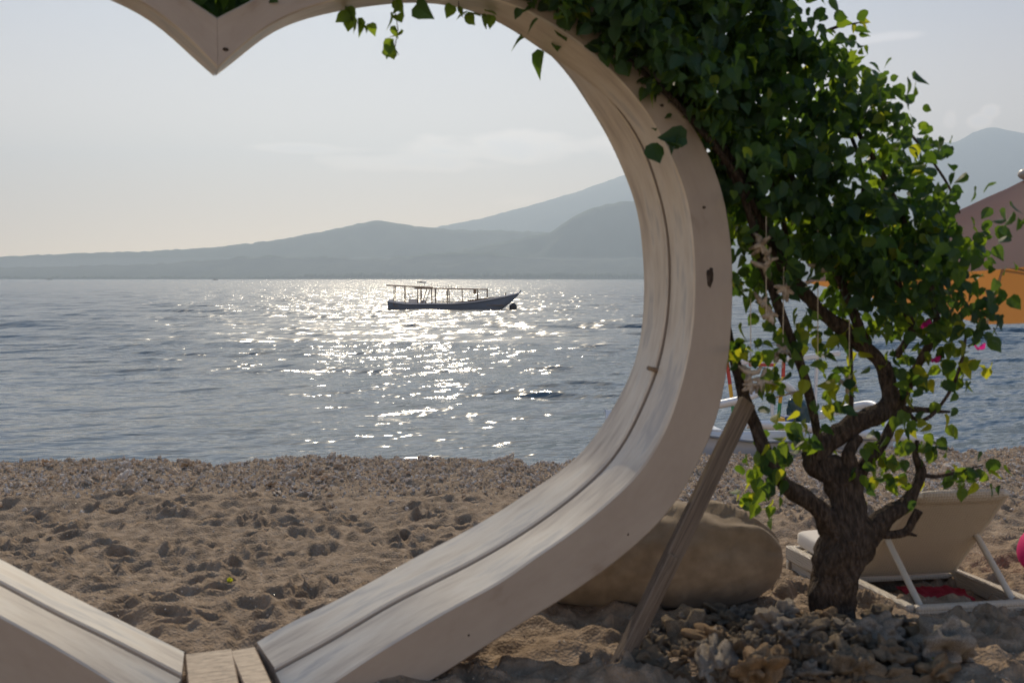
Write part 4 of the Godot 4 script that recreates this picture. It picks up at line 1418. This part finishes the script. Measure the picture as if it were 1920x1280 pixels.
func make_parasol() -> void:
	var c := Vector3(3.30, 1.56, -6.1)
	var A := Vector3(1.814, 1.64, -6.3)
	var C := Vector3(3.469, 1.325, -7.4)
	var D := c * 2.0 - A
	var B := c * 2.0 - C
	var top := Vector3(3.026, 2.242, -6)
	var base := Vector3(3.42, 0, -6.02)
	base.y = ground(base.x, 6.02) - 0.02
	var o := thing("parasol", "tilted square beige parasol with sunlit orange underside", "parasol", Vector3(base.x, 0, base.z))
	var off := -o.position
	var corners := [A, C, D, B]
	var n := noise(201, 1.6, 2)
	for k in 4:
		var p: Vector3 = corners[k]
		var q: Vector3 = corners[(k + 1) % 4]
		var rows := []
		var nrm := (p - top).cross(q - top).normalized()
		for i in 13:
			var t := i / 12.0
			var row := PackedVector3Array()
			for j in 13:
				var u := j / 12.0
				var v := top.lerp(p.lerp(q, u), t)
				# cloth sags between the ribs and pulls in along its free edge
				v -= nrm * 0.05 * sin(PI * u) * t * (1.0 if nrm.y > 0 else -1.0)
				v = v.lerp(top, 0.035 * sin(PI * u) * t)
				v.y += 0.006 * n.get_noise_2d(v.x * 3.0, v.z * 3.0)
				row.append(v + off)
			rows.append(row)
		var st := new_st()
		skin(st, rows, false)
		put("canopy_panel", commit(st), M.canvas, o)
	for p in corners:
		put("rib", rod(top + off - Vector3(0, 0.03, 0), p + off - Vector3(0, 0.02, 0), 0.009, 6), M.pole, o)
	# the pole, bent at its tilt joint, with struts out to the ribs
	var mid := top.lerp(c, 1.0) + Vector3(0, -0.12, 0)
	put("pole", rod(base + off, mid + off, 0.022, 12), M.pole, o)
	put("pole_head", rod(mid + off, top + off, 0.018, 10), M.pole, o)
	for p in corners:
		put("strut", rod(top.lerp(c, 0.85) + off, top.lerp(p, 0.55) + off - Vector3(0, 0.025, 0), 0.008, 6), M.pole, o)
	var knob := new_st()
	var rows2 := []
	for i in 9:
		var ph := -PI / 2 + PI * i / 8.0
		var row := PackedVector3Array()
		for k in 12:
			var an := TAU * k / 12.0
			row.append(top + off + Vector3(cos(an) * cos(ph) * 0.05, 0.03 + sin(ph) * 0.035, sin(an) * cos(ph) * 0.05))
		rows2.append(row)
	skin(knob, rows2)
	put("finial", commit(knob), M.pole, o)

# ------------------------------------------------------------------ boats

func hull(stations: Array, thick := 0.05) -> ArrayMesh:
	# stations: [x along, half beam, sheer height, keel height]
	var rows := []
	for s in stations:
		var row := PackedVector3Array()
		for k in 15:
			var t := -1.0 + 2.0 * k / 14.0
			var y: float = lerpf(s[3], s[2], pow(absf(t), 1.7))
			row.append(Vector3(s[0], y, s[1] * signf(t) * pow(absf(t), 0.7)))
		rows.append(row)
	var st := new_st()
	skin(st, rows, false)
	# inside skin and gunwale
	var inner := []
	for r in rows:
		var row := PackedVector3Array()
		for k in 15:
			var p: Vector3 = r[14 - k]
			row.append(Vector3(p.x, p.y + thick * (1.0 if k > 0 and k < 14 else 0.0), p.z * 0.93))
		inner.append(row)
	skin(st, inner, false)
	for i in rows.size() - 1:
		for k in [0, 14]:
			quad(st, rows[i][k], rows[i + 1][k], inner[i + 1][14 - k], inner[i][14 - k])
	return commit(st)

func make_tour_boat() -> void:
	# about 10.6 m long, lying at anchor broadside on
	var at := Vector3(-4.67, -0.69, -80)
	var o := thing("tour_boat", "long wooden passenger boat with open roofed deck anchored in the glitter", "boat", Vector3(at.x, WATER, at.z), 0.05)
	var L := []
	for i in 25:
		var t := i / 24.0
		var x := -5.1 + 10.3 * t
		var beam := 0.95 * pow(maxf(0.0, 1.0 - pow(absf(t * 1.9 - 0.85), 3.2) / 1.3), 0.6)
		beam = clampf(beam, 0.05, 0.95)
		var sheer := 0.46 + 0.85 * pow(maxf(0.0, t - 0.42) / 0.58, 1.8) + 0.22 * pow(maxf(0.0, 0.16 - t) / 0.16, 1.5)
		var keel := -0.35 + 1.5 * pow(maxf(0.0, t - 0.80) / 0.20, 1.4) + 0.32 * maxf(0.0, 0.1 - t) / 0.1
		L.append([x, beam, sheer, minf(keel, sheer - 0.1)])
	put("hull", hull(L, 0.06), M.hull_blue, o)
	var stripe := []
	for s in L:
		stripe.append(Vector4(s[0], s[2] + 0.015, s[1] + 0.01, 0.045))
	for side in [-1.0, 1.0]:
		var pts := []
		for s in stripe:
			pts.append(Vector4(s.x, s.y, s.z * side, s.w))
		put("gunwale", tube_mesh(pts, 6), M.white_hull, o)
	put("stem_post", beam_between(Vector3(5.1, 1.2, 0), Vector3(5.42, 1.52, 0), 0.10, 0.16, 0.02, Vector3.BACK), M.hull_blue, o)
	put("deck", beam_between(Vector3(-4.6, 0.30, 0), Vector3(4.0, 0.36, 0), 1.4, 0.05, 0.01), M.boat_wood, o)
	# roof on posts, lower towards the bow
	put("roof", beam_between(Vector3(-5.15, 1.92, 0), Vector3(-1.55, 1.74, 0), 1.95, 0.10, 0.02), M.boat_roof, o)
	put("roof", beam_between(Vector3(-3.0, 1.69, 0), Vector3(2.75, 1.60, 0), 1.9, 0.09, 0.02), M.boat_roof, o)
	for x in [-4.6, -3.75, -2.75, -2.5, -1.65, -1.35, -0.45, -0.3, 0.75, 1.95, 2.7]:
		for side in [-1.0, 1.0]:
			var top: float = 1.66 if x > -1.55 else lerpf(1.9, 1.74, (x + 5.15) / 3.6)
			put("post", rod(Vector3(x, 0.34, 0.72 * side), Vector3(x + rng.randf_range(-0.05, 0.05), top, 0.78 * side), 0.035, 6), M.boat_wood, o)
	for q in [[-2.0, -2.45], [-1.75, -2.2]]:
		put("brace", rod(Vector3(q[1], 0.35, 0.5), Vector3(q[0], 1.68, 0.5), 0.03, 6), M.boat_wood, o)
	# ladder amidships
	for dz in [0.0, 0.3]:
		put("ladder_rail", rod(Vector3(-3.2 + dz, 0.5, 0.3), Vector3(-3.55 + dz, 1.35, 0.3), 0.025, 6), M.white_hull, o)
	for k in 4:
		put("ladder_rung", rod(Vector3(-3.23 - k * 0.09, 0.6 + k * 0.2, 0.3), Vector3(-2.95 - k * 0.09, 0.6 + k * 0.2, 0.3), 0.02, 6), M.white_hull, o)
	for q in [[-3.1, 0.55, 0.75, 0.42], [-4.15, 0.42, 0.55, 0.28], [-2.35, 0.5, 0.4, 0.32], [-4.85, 0.5, 0.35, 0.42]]:
		var b := put("locker", box(Vector3(q[2], q[3], 0.8), 0.03), M.white_hull, o)
		b.position = Vector3(q[0], q[1] + 0.1, 0)
	put("bench", beam_between(Vector3(-1.2, 0.62, -0.6), Vector3(1.9, 0.62, -0.6), 0.3, 0.06, 0.01), M.boat_wood, o)
	put("side_board", beam_between(Vector3(1.2, 0.66, -0.7), Vector3(4.1, 1.0, -0.35), 0.05, 0.16, 0.01), M.boat_wood, o)
	# rods and rails standing on the roof
	for k in 15:
		var x := -2.7 + 0.24 * k + rng.randf_range(-0.05, 0.05)
		var y := 1.68 if x > -1.5 else 1.78
		put("roof_rail_post", rod(Vector3(x, y - 0.05, rng.randf_range(-0.6, 0.6)), Vector3(x + rng.randf_range(-0.06, 0.06), y + rng.randf_range(0.14, 0.3), rng.randf_range(-0.6, 0.6)), 0.018, 5), M.boat_wood, o)
	put("rag", box(Vector3(0.22, 0.34, 0.04), 0.01), M.boat_roof, o).position = Vector3(1.72, 1.42, 0.75)
	put("cleat", rod(Vector3(4.15, 0.95, 0.1), Vector3(4.18, 1.35, 0.1), 0.05, 6), M.boat_wood, o)
	# a float moored at its bow
	var b := thing("mooring_buoy", "dark float on the water beside the passenger boat's bow", "buoy", Vector3(0.08, -0.65, -80) * Vector3(1, 0, 1) + Vector3(0, WATER, 0))
	put("body", lump(211, 3, Vector3(0.30, 0.42, 0.30), 0.25), M.black, b).position = Vector3(0, 0.12, 0)
	put("mooring_line", rod(Vector3(-0.5, 0.05, 0), Vector3(0, 0.12, 0), 0.03, 5), M.black, b)
	# boats no bigger than specks far out
	var k := 0
	for q in [[790, 527, 560.0], [403, 524, 1500.0], [92, 523.5, 1800.0]]:
		var labels := ["tiny open boat far out in the sun's glitter", "speck of a boat under the far shore left of the glitter", "farthest speck of a boat at the picture's left"]
		var p: Vector3 = [Vector3(-50.02, 0.19, -560), Vector3(-439, 0, -1500), Vector3(-821, 0, -1800)][k]
		var s := [1.0, 1.6, 2.0][k] as float
		var f := thing("distant_boat", labels[k], "boat", Vector3(p.x, WATER, p.z), 0.0, "boats far out")
		var st := []
		for i in 9:
			var t := i / 8.0
			st.append([(-2.5 + 5.0 * t) * s, 0.5 * s * sin(PI * clampf(t, 0.05, 0.95)), (0.5 + 0.3 * pow(absf(t - 0.5) * 2.0, 2.0)) * s, -0.2])
		put("hull", hull(st, 0.05), M.hull_grey, f)
		put("cabin", box(Vector3(1.6, 0.8, 0.7) * s, 0.05), M.boat_roof, f).position = Vector3(-0.3, 0.7, 0) * s
		k += 1

func make_outrigger() -> void:
	var at := Vector3(3.91, -0.652, -13.9)
	var o := thing("outrigger_boat", "white outrigger boat with striped poles drawn up at the waterline behind the tree", "boat", Vector3(at.x, WATER, at.z), 0.10)
	var L := []
	for i in 21:
		var t := i / 20.0
		var x := -2.6 + 4.0 * t
		var beam := 0.42 * pow(maxf(0.0, 1.0 - pow(absf(t * 2.0 - 0.85), 3.0) / 1.6), 0.6)
		L.append([x, clampf(beam, 0.04, 0.42), 0.30 + 0.34 * pow(maxf(0.0, 0.5 - t) / 0.5, 1.4) - 0.02 * t, -0.22 + 0.20 * pow(maxf(0.0, t - 0.7) / 0.3, 1.5)])
	put("hull", hull(L, 0.03), M.white_hull, o)
	for side in [-1.0, 1.0]:
		var pts := []
		for s in L:
			pts.append(Vector4(s[0], s[2] - 0.02, (s[1] + 0.008) * side, 0.018))
		put("rubbing_strake", tube_mesh(pts, 6), M.hull_grey, o)
	put("waterline_band", beam_between(Vector3(-2.3, -0.02, 0.37), Vector3(0.6, -0.02, 0.40), 0.015, 0.14, 0.004), M.hull_grey, o)
	put("foredeck", beam_between(Vector3(-2.2, 0.50, 0), Vector3(-1.1, 0.40, 0), 0.5, 0.03, 0.008), M.white_hull, o)
	# arched booms that carry the float
	var w := [["boom", [Vector4(2.605, -0.027, -13.3, 0.056), Vector4(2.795, 0.028, -13.2, 0.056), Vector4(2.981, 0.089, -13.1, 0.055), Vector4(3.212, 0.169, -13.2, 0.056), Vector4(3.401, 0.246, -13.4, 0.056), Vector4(3.636, 0.243, -13.7, 0.058), Vector4(3.873, 0.123, -14, 0.059), Vector4(4.028, -0.035, -14.2, 0.052), Vector4(4.104, -0.184, -14.3, 0.045), Vector4(4.122, -0.367, -14.3, 0.045)]], ["boom", [Vector4(4.272, -0.242, -14, 0.059), Vector4(4.454, -0.169, -13.9, 0.059), Vector4(4.698, -0.09, -13.8, 0.058), Vector4(4.859, -0.048, -13.7, 0.058), Vector4(4.903, -0.059, -13.5, 0.05), Vector4(4.932, -0.154, -13.3, 0.042), Vector4(4.918, -0.309, -13.1, 0.041)]]]
	var off := -o.position
	for b in w:
		var pts := []
		for q in b[1]:
			var v := (Vector3(q.x, q.y, q.z) + off).rotated(Vector3.UP, -0.10)
			pts.append(Vector4(v.x, v.y, v.z, q.w))
		put(b[0], tube_mesh(pts, 8, null, 0.0, 3), M.white_hull, o)
	var fp := []
	for q in [Vector4(2.962, -0.174, -12.7, 0.053), Vector4(3.664, -0.223, -12.8, 0.061), Vector4(4.488, -0.342, -13, 0.062), Vector4(5.034, -0.384, -13, 0.062), Vector4(5.414, -0.426, -13, 0.062), Vector4(5.587, -0.454, -13, 0.048)]:
		var v := (Vector3(q.x, q.y, q.z) + off).rotated(Vector3.UP, -0.10)
		fp.append(Vector4(v.x, maxf(v.y, 0.03), v.z, q.w))
	put("float", tube_mesh(fp, 10), M.white_hull, o)
	# striped poles: red, yellow and green lengths end to end
	var loc := func(p: Vector3) -> Vector3:
		return (p + off).rotated(Vector3.UP, -0.10)
	var stripes := [[Vector3(2.907, 0.606, -13.7), Vector3(2.963, 0.229, -13.7), "red"], [Vector3(2.963, 0.229, -13.7), Vector3(3.003, -0.063, -13.7), "yellow"], [Vector3(3.003, -0.063, -13.7), Vector3(3.035, -0.282, -13.7), "green"], [Vector3(3.742, 0.561, -13.9), Vector3(3.739, 0.311, -13.9), "red"], [Vector3(3.739, 0.311, -13.9), Vector3(3.701, -0.051, -13.9), "yellow"], [Vector3(3.701, -0.051, -13.9), Vector3(3.676, -0.325, -13.9), "green"]]
	for s in stripes:
		put("pole_band", rod(loc.call(s[0]), loc.call(s[1]), 0.026, 8), M[s[2]], o)
	put("post", rod(loc.call(Vector3(3.528, 0.438, -13.8)), loc.call(Vector3(3.584, -0.34, -13.8)), 0.026, 8), M.white_hull, o)
	put("post", rod(loc.call(Vector3(4.264, 0.576, -14.1)), loc.call(Vector3(4.237, -0.384, -14.1)), 0.026, 8), M.white_hull, o)
	put("awning_bar", beam_between(loc.call(Vector3(3.038, 0.519, -13.7)), loc.call(Vector3(3.962, 0.569, -13.9)), 0.05, 0.07, 0.01), M.white_hull, o)
	put("awning_bar", beam_between(loc.call(Vector3(3.962, 0.569, -13.9)), loc.call(Vector3(4.608, 0.613, -14.2)), 0.05, 0.07, 0.01), M.white_hull, o)
	put("awning_roll", rod(loc.call(Vector3(3.203, 0.499, -13.6)), loc.call(Vector3(3.56, 0.49, -13.7)), 0.022, 10), M.red, o)
	put("rail", rod(loc.call(Vector3(3.542, 0.013, -13.8)), loc.call(Vector3(4.109, 0.138, -14)), 0.012, 6), M.boat_wood, o)
	# outboard engine under its cover
	var en := put("engine", lump(221, 3, Vector3(0.16, 0.20, 0.14), 0.35), M.teal, o)
	en.position = loc.call(Vector3(4.004, -0.19, -14))
	en.rotation = Vector3(0, 0, 0.5)
	put("engine_leg", rod(Vector3.ZERO, Vector3(0.02, -0.34, 0), 0.035, 8), M.black, en)
	put("crate", box(Vector3(0.16, 0.14, 0.2), 0.01), M.yellow, o).position = loc.call(Vector3(3.683, -0.325, -13.9))
	put("crate", box(Vector3(0.12, 0.16, 0.2), 0.01), M.blue, o).position = loc.call(Vector3(3.801, -0.31, -13.9))

# ------------------------------------------------------------------ stones, garlands, sprouts

func make_stones() -> void:
	var shapes := []
	for k in 7:
		shapes.append(lump(131 + k, 4, [Vector3(1, 0.72, 0.85), Vector3(1, 0.6, 0.8), Vector3(1.25, 0.6, 0.7), Vector3(0.85, 0.9, 0.85), Vector3(1.1, 0.75, 0.9), Vector3(0.9, 1.0, 0.7), Vector3(1.35, 0.5, 0.62)][k], 0.75, 0.5))
	var placed := []
	var made := 0
	var tries := 0
	while made < 190 and tries < 20000:
		tries += 1
		var r := 0.030 + 0.060 * pow(rng.randf(), 2.0) if made > 26 else (rng.randf_range(0.12, 0.16) if made < 6 else rng.randf_range(0.075, 0.115))
		var an := rng.randf() * TAU
		var q := sqrt(rng.randf())
		var x := 1.27 + cos(an) * q * 0.70
		var z := 4.43 + sin(an) * q * 0.46
		if Vector2(x - 1.535, z - 4.8).length() < 0.13 + r:
			continue
		var ok := true
		for p in placed:
			if Vector2(p[0] - x, p[1] - z).length() < (p[2] + r) * 0.62:
				ok = false
				break
		if not ok:
			continue
		placed.append([x, z, r])
		made += 1
		var look_ := rng.randi() % 5
		var o := put("coral_stone", shapes[rng.randi() % 7], M["coral%d" % [0, 1, 3, 0, 1][look_]])
		o.name = numbered("coral_stone")
		o.position = Vector3(x, ground(x, z) + r * 0.30, -z)
		o.rotation = Vector3(rng.randf() * 0.7, rng.randf() * TAU, rng.randf() * 0.7)
		o.scale = Vector3.ONE * r
		tag(o, "%s%s coral stone in the heap round the bougainvillea's foot" % ["large " if r > 0.075 else ("small " if r < 0.045 else ""), ["cream", "grey-brown", "ochre", "cream", "grey-brown"][look_]], "coral stone", "coral stones heaped round the tree")
	for s in [[Vector3(0.571, -0.045, -4.5), 0.042, "rounded pale stone on the sand right of the leaning stake's foot"], [Vector3(0.319, -0.035, -4.3), 0.036, "blocky stone on the sand left of the leaning stake's foot"], [Vector3(0.838, -0.055, -4.85), 0.025, "small pale stone in the bean bag's shadow"], [Vector3(0.816, -0.037, -4.6), 0.058, "upright cream stone at the left end of the heap"]]:
		var o := put("coral_stone", shapes[3], M.coral0)
		o.name = numbered("coral_stone")
		var p: Vector3 = s[0]
		o.position = Vector3(p.x, ground(p.x, -p.z) + s[1] * 0.45, p.z)
		o.scale = Vector3.ONE * s[1]
		o.rotation.y = rng.randf() * TAU
		tag(o, s[2], "coral stone")
	for k in 60:
		var x := rng.randf_range(-6.0, 6.5)
		var c := crest(x)
		var z := rng.randf_range(9.6, c + 0.1)
		var r := rng.randf_range(0.035, 0.095)
		var o := put("coral_chunk", shapes[rng.randi() % 7], M["scrap%d" % [0, 1, 1, 2][rng.randi() % 4]])
		o.name = numbered("coral_chunk")
		o.position = Vector3(x, ground(x, z) + r * 0.3, -z)
		o.rotation = Vector3(rng.randf() * 0.8, rng.randf() * TAU, rng.randf() * 0.8)
		o.scale = Vector3.ONE * r
		tag(o, "%s coral chunk among the rubble along the waterline %s" % ["bigger" if r > 0.07 else "fist-sized", "left of the glitter" if x < -2.2 else ("below the glitter" if x < 1.0 else "behind the tree and stake")], "coral chunk", "coral chunks along the waterline")

func make_garlands() -> void:
	var shapes := []
	for k in 4:
		var st := new_st()
		var r := RandomNumberGenerator.new()
		r.seed = 500 + k
		for arm in 7:       # branching bits of staghorn coral
			var d := Vector3(r.randfn(0, 1), r.randfn(0, 0.8), r.randfn(0, 0.5)).normalized()
			var a := Vector3.ZERO
			var b := d * r.randf_range(0.03, 0.055)
			tube(st, [Vector4(0, 0, 0, 0.011), Vector4(b.x * 0.6, b.y * 0.6, b.z * 0.6, 0.0095), Vector4(b.x, b.y + r.randfn(0, 0.008), b.z, 0.005)], 7)
		shapes.append(commit(st))
	var sets := [
		["string of pale coral pieces hanging nearest the heart's edge", Vector3(1.178, 1.948, -4.72), Vector3(1.186, 1.466, -4.72), [Vector3(1.151, 1.818, -4.72), Vector3(1.189, 1.764, -4.72), Vector3(1.179, 1.714, -4.72)]],
		["string of coral pieces ending in a broad piece beside the yellow leaf", Vector3(1.269, 1.715, -4.74), Vector3(1.272, 1.24, -4.74), [Vector3(1.276, 1.615, -4.74), Vector3(1.147, 1.541, -4.74), Vector3(1.178, 1.491, -4.74), Vector3(1.288, 1.328, -4.74), Vector3(1.238, 1.303, -4.74)]],
		["long thin string with a single coral piece low among the leaves", Vector3(1.443, 1.891, -4.8), Vector3(1.454, 1.298, -4.8), [Vector3(1.449, 1.715, -4.8)]],
		["short string with a small coral piece over the boat's stern", Vector3(1.617, 1.461, -4.85), Vector3(1.623, 1.158, -4.85), [Vector3(1.623, 1.148, -4.85)]],
		["string with slender coral pieces low beside the dark stake", Vector3(1.107, 1.566, -4.7), Vector3(1.113, 1.169, -4.7), [Vector3(1.105, 1.219, -4.7), Vector3(1.118, 1.164, -4.7), Vector3(1.187, 1.189, -4.7)]]]
	var i := 0
	for s in sets:
		var o := thing("coral_garland", s[0], "garland", s[1], 0.0, "coral garlands in the tree")
		put("string", rod(Vector3.ZERO, s[2] - s[1], 0.0022, 5), M.string, o)
		for p in s[3]:
			var c := put("coral_piece", shapes[i % 4], M.coral0, o)
			c.position = p - s[1]
			c.position.x *= 0.75
			c.rotation = Vector3(rng.randf() * 0.5, rng.randf() * TAU, rng.randf() * TAU)
			c.scale = Vector3.ONE * rng.randf_range(1.0, 1.35)
			i += 1

func make_small_plants() -> void:
	var spots := [[Vector3(-1.63, -0.01, -5.75), "small green seedling alone on the open sand", 5, 0.03], [Vector3(1.904, -0.044, -4.25), "low green weed at the right end of the coral heap", 8, 0.045], [Vector3(1.787, -0.04, -4.2), "tiny green weed among the coral at the heap's right end", 5, 0.035]]
	for s in spots:
		var p: Vector3 = s[0]
		var o := thing("seedling", s[1], "plant", Vector3(p.x, ground(p.x, -p.z), p.z))
		for k in s[2]:
			var an: float = TAU * k / s[2] + rng.randf()
			var st := new_st()
			st.set_smooth_group(-1)
			leaf_into(st, Transform3D(Basis(Vector3.UP, an) * Basis(Vector3.RIGHT, rng.randf_range(0.5, 1.1)), Vector3(0, 0.012, 0)), s[3], 0.1)
			put("leaf", commit(st), M.leaf3, o)
		put("stem", rod(Vector3(0, -0.01, 0), Vector3(0, 0.015, 0), 0.002, 5), M.leaf1, o)
